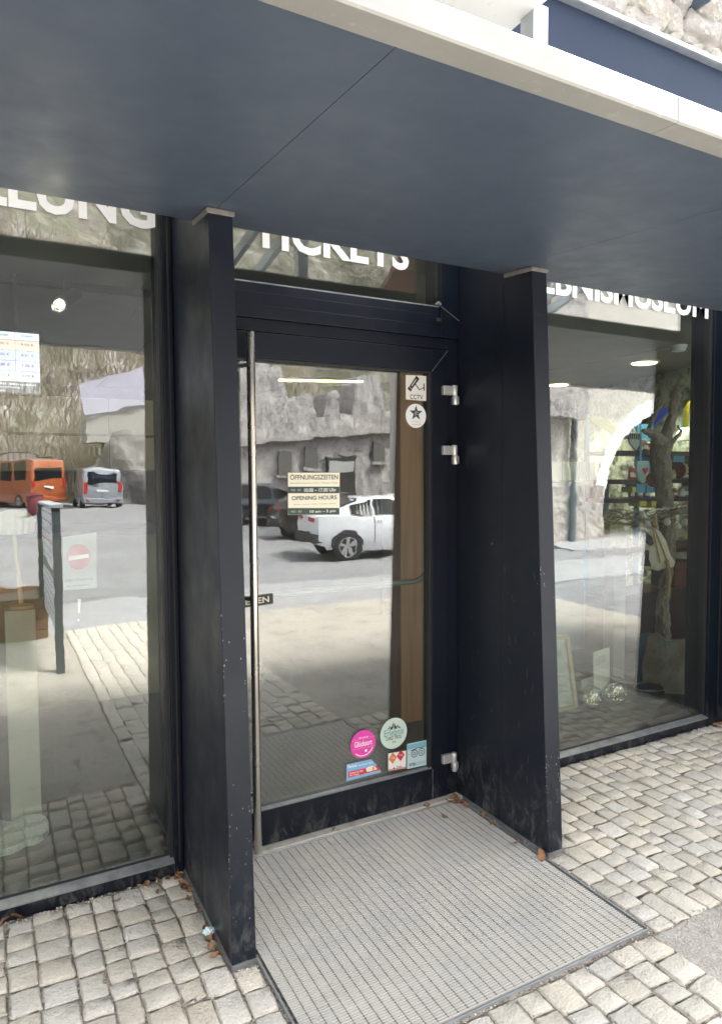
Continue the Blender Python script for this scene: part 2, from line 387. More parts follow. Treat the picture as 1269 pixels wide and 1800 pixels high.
# ================================================================== the museum building
bld = thing('museum_building', 'dark navy metal and glass museum shopfront with canopy, fins and glazed entrance door', 'building', (0.66, 0.0, 0))
ZTOP = 2.86                                    # glass runs up behind the canopy
def zs(d): return 2.3989 - 0.0815 * (d - 0.3087)
def fin(x0, lab=None):
    mb = MB()
    mb.prism([(x0, -.309, 0.0), (x0, -FD0, 0.0), (x0, -FD1, 2.3775), (x0, -.309, 2.3925)], (T, 0, 0))
    f = obj('fin', mb, m_fin, bld, bevel=.003)
    b = MB().box((x0 + .0012, -.3085, 0), (x0 + T - .0012, .09, 3.0)); obj('rear_panel', b, m_fin, f, bevel=.002)
    t = MB(); e = .006
    t.prism([(x0 - e, -.315, 2.379), (x0 - e, -FD1 - e, 2.3655), (x0 - e, -FD1 - e, 2.3835), (x0 - e, -.315, 2.3972)], (T + 2 * e, 0, 0))
    obj('sealant_bead', t, m_seal, f, bevel=.004)
    rk = random.Random(int(x0 * 100)); ch = MB()      # chipped paint along the front edges
    cz_ = [rk.random() ** 1.6 * 1.3 + .02 for _ in range(5)]
    for i in range(46):
        z = abs(rk.choice(cz_) + rk.gauss(0, .06)) + .004; d = FD0 + (FD1 - FD0) * z / 2.3775; s = rk.choice((0, 1)); a = rk.uniform(.001, .0045) ; b = rk.uniform(.0005, .0014); e = rk.random() ** 3 * .03
        xx = x0 + (e if s == 0 else T - e); ch.add([(xx - b, -d - .0012, z - a), (xx + b, -d - .0012, z - a * .6), (xx + b * .8, -d - .0012, z + a), (xx - b, -d - .0012, z + a * .8)], [(0, 1, 2, 3)])
        if s == 0 and rk.random() < .5: ch.add([(x0 - .0012, -d + e - b, z - a), (x0 - .0012, -d + e + b, z - a * .7), (x0 - .0012, -d + e + b, z + a), (x0 - .0012, -d + e - b, z + a)], [(0, 1, 2, 3)])
    for i in range(26):                                # scratches
        z = rk.random() ** 1.3 * 1.1 + .03; yy = -rk.uniform(.1, .56); L_ = rk.uniform(.01, .05); an = rk.uniform(1.0, 2.1); w_ = .0007
        dy, dz = math.cos(an) * L_, math.sin(an) * L_; ch.add([(x0 - .0011, yy, z), (x0 - .0011, yy + w_, z), (x0 - .0011, yy + dy + w_, z + dz), (x0 - .0011, yy + dy, z + dz)], [(0, 1, 2, 3)])
    obj('paint_chips', ch, pm('bare_metal_chip', (.26, .26, .255), .5, .3), f, fix=False, kind='stuff')
    k = MB().prism([(x0 - .003, -.001, -.01), (x0 - .003, -FD0 - .003, -.01), (x0 - .003, -FD0 - .003, .012), (x0 - .003, -.001, .012)], (T + .006, 0, 0))
    obj('base_trim', k, m_alu, f)
    return f
for x in (-2.02, 0.0, XR, X3, 5.4): fin(x)

def window(x0, x1, jl, jr, word, wx0, wx1):
    fr = MB()
    fr.box((x0, 0.0, 0.0), (x0 + jl, .13, ZTOP)); fr.box((x1 - jr, 0.0, 0.0), (x1, .13, ZTOP))
    fr.box((x0 + jl, .002, 0.0), (x1 - jr, .13, .052)); fr.box((x0 + jl, .002, ZTOP - .06), (x1 - jr, .13, ZTOP))
    W = obj('window', fr, m_paint, bld, bevel=.002)
    s = MB().prism([(x0 + jl, -.006, .052), (x0 + jl, .03, .066), (x0 + jl, .03, .053), (x0 + jl, -.006, .047)], (x1 - jr - x0 - jl, 0, 0)); obj('sill', s, m_alu, W)
    gk = MB(); a0, a1 = x0 + jl, x1 - jr
    gk.box((a0, .018, .053), (a0 + .012, .06, ZTOP - .06)); gk.box((a1 - .012, .018, .053), (a1, .06, ZTOP - .06)); gk.box((a0 + .012, .0305, .06), (a1 - .012, .06, .075))
    obj('gasket', gk, m_rubber, W)
    obj('inner_reveal', MB().box((a0 - .02, .1305, 0.0), (a0 + .012, .24, ZTOP)), m_paint, W); obj('inner_reveal', MB().box((a1 - .012, .1305, 0.0), (a1 + .02, .15, ZTOP)), m_paint, W)
    obj('pane', MB().box((a0 + .012, YG, .076), (a1 - .012, YG + .010, ZTOP - .061)), m_glass, W)
    L = MB()
    if word: text(L, word, wx0, wx1, 2.462, 2.612, YG - .0015, .030); obj('lettering', L, m_white, W, fix=False)
    tr = MB().bar((x1 - jr * .45, -.004, .05), (x1 - jr * .45, -.004, ZTOP), .006, .006); obj('joint_strip', tr, m_rubber, W)
    return W
window(-1.939, -.0015, .06, .036, 'AUSSTELLUNG', -1.27, -.052)
window(1.4015, X3 - .0015, .05, .17, 'ERLEBNISMUSEUM', 1.515, 3.165)

window(X3 + T + .0015, 5.3985, .05, .05, '', 0, 0); window(-3.9, -2.0215, .05, .05, '', 0, 0)  # bays out of view; the right one added to let daylight in
for xa, xb in ((-4.6, -3.9015), (5.4 + T + .001, 6.7)): obj('wall_panel', MB().box((xa, .0, -.03), (xb, .13, ZTOP)), m_paint, bld)
# the entrance: frame, fanlight, door leaf
DX0, DX1 = T + .001, XR - .001
ef = MB(); ef.box((DX0, .0, 0.02), (DX0 + .055, .13, ZTOP)); ef.box((1.256, .012, 0.0), (DX1, .13, 2.176)); ef.box((1.217, .0, 2.1765), (DX1, .13, ZTOP))
ef.box((DX0 + .055, .012, 2.126), (1.256, .13, 2.176)); ef.box((DX0 + .055, .0, 2.1765), (1.217, .13, 2.229))
ef.box((DX0 + .055, .006, 2.2295), (1.217, .13, 2.280)); ef.box((DX0 + .055, .012, 2.2805), (1.217, .13, 2.316)); ef.box((DX0 + .055, 0, ZTOP - .06), (1.217, .13, ZTOP))
EF = obj('entrance_frame', ef, m_paint, bld, bevel=.002)
obj('fanlight', MB().box((DX0 + .056, YG, 2.317), (1.2165, YG + .010, ZTOP - .061)), m_glass, EF)
L = MB(); text(L, 'TICKETS', .322, 1.062, 2.462, 2.612, YG - .0015, .030); obj('lettering', L, m_white, EF, fix=False)
obj('glazing_bead', MB().box((DX0 + .056, .0125, 2.3165), (1.2165, .026, 2.3215)), m_alu, EF)
j = MB(); j.bar((1.2172, -.0008, 2.3165), (1.3185, -.0008, 2.262), .0022, .0022); obj('mitre_joint', j, m_alu, EF)
obj('latch_tab', MB().box((1.184, -.012, 2.246), (1.212, -.0005, 2.262)), m_rubber, EF, bevel=.002)
cl = MB(); 
for i in range(5): cl.lathe([(.004, 0), (.009, .004), (.006, .010), (.001, .012)], (1.196 + .006 * i, .008 - .002 * (i % 2), 2.322 + .004 * (i % 3)), 7)
obj('cable_end', cl, m_seal, EF)
LX0, LX1, GX0, GX1 = DX0 + .058, 1.254, .21, 1.166
GZ0, GZ1 = .163, 2.020
df = MB(); df.box((LX0, 0, .016), (GX0, .07, 2.121)); df.box((GX1, 0, .016), (LX1, .07, 2.121)); df.box((GX0, .0005, .016), (GX1, .07, GZ0)); df.box((GX0, .0005, GZ1), (GX1, .07, 2.121))
DR = obj('door', df, m_paint, bld, bevel=.002)
obj('pane', MB().box((GX0 + .001, YG, GZ0 + .001), (GX1 - .001, YG + .010, GZ1 - .001)), m_glass, DR)
gb = MB(); gb.box((GX0, .004, GZ0 - .0005), (GX1, .028, GZ0 + .006)); obj('glazing_bead', gb, m_alu, DR)
gk = MB(); gk.box((GX1 - .012, .006, GZ0 + .0065), (GX1 - .0005, .0295, GZ1 - .001)); gk.box((GX0, .006, GZ1 - .010), (GX1 - .0125, .0295, GZ1 - .001)); obj('gasket', gk, m_rubber, DR)
j = MB(); j.bar((GX1, -.0006, GZ1), (LX1, -.0006, 2.12), .0016, .0016); obj('mitre_joint', j, m_alu, DR); j = MB(); j.bar((GX1 + .004, -.0006, .018), (GX1 + .004, -.0006, GZ0 - .002), .0016, .0016); obj('mitre_joint', j, m_alu, DR)
hd = MB().lathe([(.0155, .030), (.0165, .032), (.0165, 2.1), (.0155, 2.104)], (.281, -.06, 0), 20); H = obj('handle', hd, m_steel, DR, smooth=40)
for z in (.26, 1.06, 1.98): 
    b = MB().tube([(.281, -.046, z), (.262, -.02, z), (.235, .0, z)], [.009, .009, .011], 10); obj('bracket', b, m_steel, H, smooth=40)
ib = MB().tube([(.20, .135, 1.035), (1.155, .135, 1.035), (1.185, .12, 1.05), (1.21, .09, 1.10), (1.212, .072, 1.115)], .013, 12); obj('push_bar', ib, pm('olive_bar', (0.13, 0.14, 0.11), .35, .3), DR, smooth=40)
for z in (1.885, 1.610, .150):
    h = MB().box((1.2175, -.022, z + .030), (1.268, -.0005, z + .072)); HG = obj('hinge', h, m_hinge, DR, bevel=.003)
    b = MB().lathe([(.0125, z + .028), (.0135, z + .030), (.0135, z + .073), (.0125, z + .075)], (1.2805, -.018, 0), 18); obj('upper_barrel', b, m_hinge, HG, smooth=40)
    b = MB().lathe([(.0125, z - .014), (.0135, z - .012), (.0135, z + .0255), (.0125, z + .0275)], (1.284, -.018, 0), 18); b.box((1.284, -.018, z - .010), (1.306, .011, z + .024)); obj('lower_barrel', b, m_hinge, HG, smooth=40)
th = MB().box((DX0, -.034, -.03), (DX1, .12, .012)); obj('threshold', th, m_conc, bld, bevel=.003)

# canopy
cb = MB(); cb.prism([(-3.2, -.312, zs(.309) + .012), (-3.2, -1.60, zs(1.6) + .012), (-3.2, -1.60, 2.333), (-3.2, -.312, 2.47)], (9.2, 0, 0))
CN = obj('canopy', cb, pm('canopy_core', (0.05, 0.06, 0.08), .5), bld)
jx = [-3.2, -2.452, -1.2126, .0268, 1.2662, 2.5056, 3.745, 4.984, 6.0]
for a, b in zip(jx, jx[1:]):
    q = MB(); q.prism([(a + .0009, -.309, zs(.309)), (a + .0009, -1.5645, zs(1.5645)), (a + .0009, -1.5645, zs(1.5645) + .0115), (a + .0009, -.309, zs(.309) + .0115)], (b - a - .0018, 0, 0)); obj('soffit_panel', q, m_soffit, CN)
def fascia(a, b):
    q = MB(); pr = [(-1.5655, zs(1.5645) - .003), (-1.628, 2.289), (-1.632, 2.2925), (-1.632, 2.341), (-1.629, 2.345), (-1.56, 2.352), (-1.56, 2.33), (-1.5655, 2.32)]
    q.prism([(a, y, z) for y, z in pr], (b - a, 0, 0)); return obj('fascia', q, m_fascia, CN, smooth=20)
fx = [-3.2, -1.7, .68 - 1.55, .6785, 3.0, 6.0]
for a, b in zip(fx, fx[1:]): fascia(a + .0008, b - .0008)
obj('roof_bounce_sheet', MB().prism([(-3.2, -.312, 2.4712), (-3.2, -1.559, 2.3385), (-3.2, -1.559, 2.3445), (-3.2, -.312, 2.4772)], (9.2, 0, 0)), m_fascia, CN)  # pale top out of view, added to bounce light under the raised panel
# wall above, coping, raised panel over the canopy
obj('upper_wall', MB().box((-3.2, .0, 2.865), (6.0, .30, 3.885)), pm('upper_navy', (.022, .033, .060), .55, spec=.12, var=(2, (.027, .039, .066), .4, .7)), bld)
cp = MB(); cp.prism([(-3.2, -.03, 3.886), (-3.2, -.042, 3.893), (-3.2, -.042, 3.915), (-3.2, -.03, 3.925), (-3.2, .32, 3.94), (-3.2, .32, 3.886)], (9.2, 0, 0)); obj('coping', cp, m_galv, bld, smooth=40)
rp = MB(); rp.box((-1.9, -1.25, 3.0), (.925, -.18, 3.02)); RP = obj('raised_panel', rp, pm('white_panel', (0.74, 0.74, 0.71), .45, var=(22, (.6, .6, .57), .62, .7)), bld, bevel=.002)
for x in (.944, -1.2): obj('post', MB().box((x - .03, -.93, zs(.9) + .03), (x + .03, -.87, 2.9995 if x < 0 else 3.021)), m_galv, RP)
for x in (-.95, .62, 2.62):
    for k in (0, .16):
        st = MB().bar((x + k, -.045, 2.93), (x + k - .25, -1.25, 2.375), .028, .05); obj('strut', st, m_galv, CN)
# interior shell
m_iwall = pm('dark_interior_wall', (0.05, 0.048, 0.052), .8, var=(2, (.075, .07, .07), .4, .7))
m_iceil = pm('interior_ceiling', (0.17, 0.16, 0.14), .85, var=(3, (.145, .138, .12), .4, .7))
m_ifloor = pm('interior_floor', (0.045, 0.045, 0.05), .35, var=(4, (.06, .058, .06), .4, .7))
fl = MB().box((-4.5, .121, -.03), (6.6, 5.6, .004)); o = obj('floor', fl, m_ifloor, kind='structure')
ce = MB()
ce = MB().box((-4.5, .27, 2.55), (6.6, 5.6, 2.62)); CE = obj('ceiling', ce, m_iceil, kind='structure')
for a in (-1.4, .45, 2.3, 4.15): obj('ceiling_joint', MB().box((a, .28, 2.5475), (a + .008, 5.5, 2.5498)), m_rubber, CE)
obj('wall_back', MB().box((-4.5, 5.6, -.03), (6.6, 5.7, 2.62)), m_iwall, kind='structure')
obj('wall_left', MB().box((-4.6, .13, -.03), (-4.5, 5.6, 2.62)), m_iwall, kind='structure')
obj('wall_right', MB().box((6.6, .13, -.03), (6.7, 5.6, 2.62)), m_iwall, kind='structure')
bl = MB().box((-4.5, .131, 2.621), (6.6, .27, 2.864)); obj('bulkhead', bl, m_iwall, bld)
# ================================================================== entrance grating
m_rib = pm('zinc_rib', (0.60, 0.56, 0.49), .6, .2, var=[(4, (0.52, 0.505, 0.465), .4, .7), (90, (.42, .395, .35), .58, .78)], rvar=.1)
m_gbar = pm('shadow_dark_bar', (0.22, 0.215, 0.205), .5, .5, var=(60, (.09, .088, .085), .4, .7))  # dark colour stands for the shadow gaps beside the bars
m_pit = pm('mat_pit', (0.16, 0.145, 0.125), .95, var=(60, (.12, .1, .08), .5, .7))
gr = thing('entrance_grating', 'galvanised steel grating mat sunk into the cobbles in front of the door', 'doormat', ((MATX0 + MATX1) / 2, (MATY0 + MATY1) / 2, -.03))
obj('pit', MB().box((MATX0 + .004, MATY0 + .004, -.029), (MATX1 - .004, MATY1 - .004, -.020)), m_pit, gr)
fw = .006
for a, b in (((MATX0, MATY0), (MATX1, MATY0 + fw)), ((MATX0, MATY1 - fw), (MATX1, MATY1)), ((MATX0, MATY0 + fw), (MATX0 + fw, MATY1 - fw)), ((MATX1 - fw, MATY0 + fw), (MATX1, MATY1 - fw))):
    obj('frame_angle', MB().box((*a, -.0195), (*b, .004)), m_galv, gr, bevel=.001)
inx0, inx1, iny0, iny1 = MATX0 + .015, MATX1 - .015, MATY0 + .017, MATY1 - .012
n = 34
bme = None
for i in range(n + 1):
    x = inx0 + (inx1 - inx0) * i / n
    if bme is None:
        o = obj('bar', MB().box((x - .0009, iny0, -.019), (x + .0009, iny1, .0018)), m_gbar, gr); bme = o.data; x00 = x
    else:
        o = bpy.data.objects.new('bar', bme); COL.objects.link(o); o.parent = gr; o.location = (x - x00, 0, 0)
rb = MB(); k = int((iny1 - iny0) / .0098)
for i in range(k + 1):
    y = iny0 + (iny1 - iny0) * i / k
    dz = random.uniform(-.0006, .0006)
    rb.add([(inx0, y - .0034, -.012 + dz), (inx0, y - .0030, .0012 + dz), (inx0, y + .0030, .0012 + dz), (inx0, y + .0034, -.012 + dz),
            (inx1, y - .0034, -.012 + dz), (inx1, y - .0030, .0012 + dz), (inx1, y + .0030, .0012 + dz), (inx1, y + .0034, -.012 + dz)], [(0, 1, 5, 4), (1, 2, 6, 5), (2, 3, 7, 6), (0, 3, 2, 1), (4, 5, 6, 7)])
obj('ribs', rb, m_rib, gr, kind='stuff')

# ================================================================== stickers and notices on the glass
YS = YG - .0016
def flat(c): return pm('print_%02x%02x%02x' % tuple(int(255 * q) for q in c), c, .45)
def P(u, v, y=YS): return onY(u, v, y)
def poly(mb, pts, y=YS): return mb.add([P(u, v, y) for u, v in pts], [tuple(range(len(pts)))])
def rect_base(name, pts, col, label, cat, y=YS, th=.0008):
    r = thing(name, label, cat, P(*[sum(q[i] for q in pts) / len(pts) for i in (0, 1)], y))
    mb = MB(); mb.prism([P(u, v, y) for u, v in pts], (0, th, 0)); obj('sheet', mb, flat(col), r); return r
def round_base(name, c, rx, ry, col, label, cat, y=YS):
    p = P(*c, y); r = thing(name, label, cat, p); dx = (P(c[0] + rx, c[1], y) - P(c[0] - rx, c[1], y)).x / 2; dz = (P(c[0], c[1] - ry, y) - P(c[0], c[1] + ry, y)).z / 2
    rad = (dx + dz) / 2
    mb = MB(); n = 44; mb.prism([p + Vector((rad * math.cos(2*math.pi*k/n), 0, rad * math.sin(2*math.pi*k/n))) for k in range(n)], (0, .0008, 0))
    obj('sheet', mb, flat(col), r); return r, p, rad
def prt(r, mb, col, name='print'): return obj(name, mb, flat(col), r, fix=False)
def wtext(r, s, p, x0, x1, z0, z1, col, bold=0.0, y=None, name='lettering'):
    mb = MB(); text(mb, s, p.x + x0, p.x + x1, p.z + z0, p.z + z1, (p.y if y is None else y) - .0006, bold); return prt(r, mb, col, name)
def ring(mb, c, r0, r1, y, a0=0, a1=360, n=28):
    q = []; 
    for k in range(n + 1):
        a = R_(a0 + (a1 - a0) * k / n)
        for r in (r0, r1): q.append((c[0] + r * math.cos(a), y, c[1] + r * math.sin(a)))
    return mb.add(q, [(2*k, 2*k+1, 2*k+3, 2*k+2) for k in range(n)])
BK = (.015, .015, .016); CR = (.74, .72, .66)
# cctv
cc = rect_base('cctv_sticker', [(713, 659), (749.5, 661), (750, 705), (713.3, 702)], (.72, .70, .64), 'square white CCTV sticker with a black camera at the top corner of the door', 'sticker')
p = cc.location.copy(); yy = p.y - .0006
wtext(cc, 'CCTV', p, -.034, .036, -.052, -.031, BK, .012)
mb = MB(); c0 = Vector((p.x - .012, yy, p.z + .022)); ax = Vector((.62, 0, .78)); nn = Vector((-.78, 0, .62))
mb.add([c0 + ax * a + nn * b for a, b in ((-.030, -.009), (.034, -.011), (.034, .011), (-.030, .009))], [(0, 1, 2, 3)])
mb.add([c0 + ax * a + nn * b for a, b in ((-.044, -.011), (-.032, -.011), (-.032, .011), (-.044, .011))], [(0, 1, 2, 3)])
a = c0 + nn * -.010; b = Vector((p.x + .017, yy, p.z - .008)); c = Vector((p.x + .042, yy, p.z + .004))
mb.bar(a, b, .001, .004, (0, 1, 0)) if False else None
def line(mb, a, b, w):
    d = (b - a).normalized(); s = Vector((-d.z, 0, d.x)) * w / 2; return mb.add([a - s, b - s, b + s, a + s], [(0, 1, 2, 3)])
line(mb, a, b, .005); line(mb, b, c, .004); line(mb, c + Vector((0, 0, -.016)), c + Vector((0, 0, .018)), .006)
prt(cc, mb, BK)
mb = MB(); mb.add([c0 + ax * a + nn * b + Vector((0, -.0004, 0)) for a, b in ((-.02, -.001), (.020, -.001), (.020, .003), (-.020, .003))], [(0, 1, 2, 3)]); prt(cc, mb, CR)
# star
st, p, rad = round_base('star_sticker', (731, 731), 18, 21, (.78, .78, .75), 'round white sticker with a dark star below the CCTV sticker', 'sticker')
mb = MB(); pts = []
for k in range(10):
    a = R_(90 + 36 * k); r = (.66 if k % 2 == 0 else .27) * rad; pts.append(Vector((p.x + r * math.cos(a), p.y - .0006, p.z + .22 * rad + r * math.sin(a))))
mb.add(pts + [sum(pts, Vector()) / 10], [(k, (k + 1) % 10, 10) for k in range(10)]); prt(st, mb, (.04, .045, .05))
mb = MB()
for k in range(9):
    a = k * 2.4; r = .07 * rad * k ** .5; mb.disc((p.x + r * math.cos(a), p.y - .001, p.z + .22 * rad + r * math.sin(a)), .045 * rad, .045 * rad, 6)
prt(st, mb, (.45, .45, .45))
wtext(st, 'THE AWARD FOR', p, -.5 * rad, .5 * rad, -.52 * rad, -.44 * rad, (.45, .45, .45)); wtext(st, 'museum 2019', p, -.45 * rad, .5 * rad, -.78 * rad, -.66 * rad, (.35, .35, .35))
# pink
gs, p, rad = round_base('pink_sticker', (638.3, 1308), 21, 25.5, (.72, .055, .36), 'round pink sticker reading Glücksort low on the door glass', 'sticker')
wtext(gs, 'Glücksort', p, -.70 * rad, .72 * rad, -.14 * rad, .26 * rad, (.85, .8, .82), .012); wtext(gs, 'Wir sind ein', p, -.36 * rad, .4 * rad, .42 * rad, .56 * rad, (.85, .75, .8), .01)
mb = MB()
for z in (.36, -.28):
    for k in range(13): mb.disc((p.x + (-.78 + .13 * k) * rad, p.y - .0006, p.z + (z + (.06 if k % 2 else 0)) * rad), .022 * rad, .022 * rad, 6)
mb.disc((p.x + .22 * rad, p.y - .0006, p.z - .5 * rad), .1 * rad, .1 * rad, 10); ring(mb, (p.x, p.z), .80 * rad, .86 * rad, p.y - .0006, 225, 335)
prt(gs, mb, (.85, .78, .82))
# mint round
er, p, rad = round_base('mint_sticker', (692, 1289), 22.7, 27.7, (.50, .60, .53), 'round mint green sticker with mountain peaks above the square stickers', 'sticker')
y6 = p.y - .0006
mb = MB()
for x, h, wd in ((-.28, .32, .22), (0, .50, .26), (.30, .30, .22)):
    mb.add([(p.x + (x - wd) * rad, y6, p.z + .26 * rad), (p.x + (x - .04) * rad, y6, p.z + .36 * rad), (p.x + x * rad, y6, p.z + (.26 + h) * rad)], [(0, 1, 2)])
    mb.add([(p.x + (x + .02) * rad, y6, p.z + .30 * rad), (p.x + (x + wd) * rad, y6, p.z + .26 * rad), (p.x + (x + .01) * rad, y6, p.z + (.20 + h) * rad)], [(0, 1, 2)])
prt(er, mb, (.02, .03, .03))
wtext(er, 'Erlebnis', p, -.72 * rad, .74 * rad, -.14 * rad, .30 * rad, (.10, .25, .24), .006); wtext(er, 'CARD TIROL', p, -.58 * rad, .60 * rad, -.40 * rad, -.16 * rad, (.02, .03, .03), .012)
mb = MB(); mb.disc((p.x - .06 * rad, y6, p.z - .55 * rad), .07 * rad, .07 * rad, 10); mb.disc((p.x + .09 * rad, y6, p.z - .57 * rad), .07 * rad, .07 * rad, 10); prt(er, mb, (.42, .33, .08))
# partner strip
pts = [(609, 1344), (652, 1334.5), (662, 1344), (670, 1357.5), (609, 1373.3)]
pa = rect_base('partner_sticker', pts, (.22, .42, .62), 'blue and red strip sticker reading Partner with a torn corner', 'sticker')
mb = MB(); poly(mb, [(612, 1357), (663, 1345.5), (669, 1353), (612, 1367.5)], YS - .0006); prt(pa, mb, (.62, .045, .06))
mb = MB(); poly(mb, [(643, 1350.5), (652, 1346), (659, 1347.5), (663, 1352), (652, 1355.5), (645, 1357)], YS - .0012); prt(pa, mb, (.80, .72, .62))
mb = MB(); mb.disc(P(656, 1351, YS - .0018), .007, .008, 10); prt(pa, mb, (.75, .35, .05))
def ptext(r, s, a, b, h, col, bold=.01, yo=.0012):
    A = P(*a, YS - yo); B = P(*b, YS - yo); d = (B - A); L_ = d.length; rt = d.normalized(); up = Vector((-rt.z, 0, rt.x)); mb = MB(); text(mb, s, 0, L_, 0, h, 0, bold, rt, up, A); return prt(r, mb, col, 'lettering')
ptext(pa, 'Partner', (612, 1351), (628, 1347.5), .014, (.82, .84, .85), .02); ptext(pa, 'des Zahmer Kaiser', (630, 1347), (656, 1341), .008, (.8, .82, .84)); 
ptext(pa, 'Komm zu uns', (614.5, 1361.5), (638, 1356), .009, (.84, .8, .8), .015); ptext(pa, 'Bon Voyage', (614.5, 1365.5), (631, 1362), .008, (.84, .8, .8), .015)
# diamonds
di = rect_base('diamond_sticker', [(682.3, 1324.5), (713.5, 1319.5), (713.5, 1350.5), (682.3, 1355.5)], (.74, .70, .64), 'small white square sticker with an orange and a red diamond', 'sticker')
p = di.location.copy()
for dx, c in ((-.024, (.62, .17, .07)), (.019, (.50, .03, .05))):
    mb = MB(); q = p + Vector((dx, -.0006, .018 + (.004 if dx > 0 else 0))); mb.add([q + Vector((.022, 0, 0)), q + Vector((0, 0, .027)), q + Vector((-.022, 0, 0)), q + Vector((0, 0, -.027))], [(0, 1, 2, 3)]); prt(di, mb, c)
    wtext(di, 'Top', q, -.010, .010, -.005, .007, (.8, .6, .55), .01)
wtext(di, 'TVB', p, -.004, .022, -.036, -.026, (.08, .08, .08), .01); mb = MB(); mb.disc(p + Vector((-.018, -.0006, -.031)), .005, .006, 4); prt(di, mb, BK)
mb = MB(); poly(mb, [(682.3, 1352.5), (713.5, 1347.5), (713.5, 1350.5), (682.3, 1355.5)], YS - .0006); prt(di, mb, (.55, .25, .22))
# owl
tr = rect_base('owl_sticker', [(715.5, 1308), (752, 1300.5), (752.5, 1344), (715.5, 1352)], (.44, .56, .56), 'pale teal square sticker with two round owl eyes beside the hinge stile', 'sticker')
mb = MB(); poly(mb, [(716, 1309.5), (751.8, 1302), (752, 1311), (716, 1318)], YS - .0006); prt(tr, mb, (.17, .38, .46))
p = tr.location.copy(); mb = MB()
for dx in (-.018, .022):
    q = (p.x + dx, p.z + .008); ring(mb, q, .0150, .0185, p.y - .0006); ring(mb, q, .0055, .0085, p.y - .0006)
line(mb, Vector((p.x - .038, p.y - .0006, p.z + .026)), Vector((p.x - .010, p.y - .0006, p.z + .028)), .004); line(mb, Vector((p.x + .014, p.y - .0006, p.z + .030)), Vector((p.x + .043, p.y - .0006, p.z + .031)), .004)
ring(mb, (p.x + .002, p.z - .004), .034, .037, p.y - .0006, 62, 118)
prt(tr, mb, BK); wtext(tr, 'trip', p, -.048, -.012, -.052, -.032, (.02, .03, .03), .015); wtext(tr, 'advisor', p, -.010, .048, -.050, -.030, (.30, .40, .40), .008)
# opening hours, behind the pane
YI = YG - .0012
oh = rect_base('opening_hours_notice', [(506.5, 831), (597, 831), (597, 905), (506.5, 905)], (.86, .83, .66), 'cream and green opening hours notice behind the door glass', 'notice', y=YI)
pp = oh.location.copy()
def band(v0, v1, c): 
    mb = MB(); poly(mb, [(506.7, v0), (596.8, v0), (596.8, v1), (506.7, v1)], YI - .0006); prt(oh, mb, c, 'band')
band(855.5, 867, (.028, .055, .052)); band(893, 904.8, (.03, .07, .05))
def htext(s, u0, u1, v0, v1, c, b): 
    a = P(u0, v1, YI - .0012); q = P(u1, v0, YI - .0012); mb = MB(); text(mb, s, a.x, q.x, a.z, q.z, YI - .0012, b); prt(oh, mb, c, 'lettering')
DK = (.05, .055, .05)
htext('ÖFFNUNGSZEITEN', 510, 594, 832.5, 843.5, DK, .012); htext('Besucherzentrum | Info | Tickets | Shop', 511, 593, 847, 851.5, (.22, .21, .16), 0)
htext('MO - SO', 512, 529, 859.5, 863.5, (.5, .52, .48), 0); htext('10.00 – 17.00 Uhr', 535, 591, 857.5, 865, (.80, .80, .72), .012)
htext('OPENING HOURS', 513, 592, 870.5, 879.5, DK, .018); htext('Visitor center | Info | Tickets | Shop', 515, 590, 884, 888.5, (.22, .21, .16), 0)
htext('MO - SU', 512, 530, 897, 901.5, (.45, .5, .45), 0); htext('10 am – 5 pm', 545, 590, 895.5, 903, (.80, .80, .72), .012)
# pull label
zi = rect_base('pull_label', [(411, 1053), (480, 1043), (480.5, 1061), (411, 1071)], (.018, .020, .018), 'black pull label reading ZIEHEN behind the steel handle bar', 'sign')
ptext(zi, 'ZIEHEN', (415, 1066.5), (473.5, 1058), .024, (.62, .58, .44), .02, .001)
# no entry notice in the left window
YI2 = YG + .0125
ne = rect_base('no_entry_notice', [(111, 944), (170, 936), (171, 1034), (112, 1038)], (.36, .38, .36), 'white no entry sheet with a red disc in the left shop window', 'notice', y=YI2)
p = P(139, 979, YI2); rr = .040
mb = MB(); mb.disc(p + Vector((0, -.0006, 0)), rr, rr * 1.18); prt(ne, mb, (.45, .05, .06))
mb = MB(); mb.add([p + Vector((a, -.0012, b)) for a, b in ((-.034, -.011), (.034, -.004), (.034, .010), (-.034, .003))], [(0, 1, 2, 3)]); prt(ne, mb, (.8, .8, .78))
def ntext(s, u0, u1, v0, v1): 
    a = P(u0, v1, YI2 - .0012); q = P(u1, v0, YI2 - .0012); mb = MB(); text(mb, s, a.x, q.x, a.z, q.z, YI2 - .0008, .008); prt(ne, mb, (.07, .07, .07), 'lettering')
ntext('KEIN EINGANG', 116, 164, 1015, 1023); ntext('NO ENTRANCE', 117, 160, 1026, 1032)
em = MB(); poly(em, [(137, 1053), (143, 1053), (141, 1078), (138, 1078)], YI2); em.disc(P(138.5, 1090, YI2), .004, .005, 10)
tag(obj('exclamation_mark', em, flat((.75, .75, .72))), 'small white exclamation mark on the left pane under the no entry sheet', 'mark')

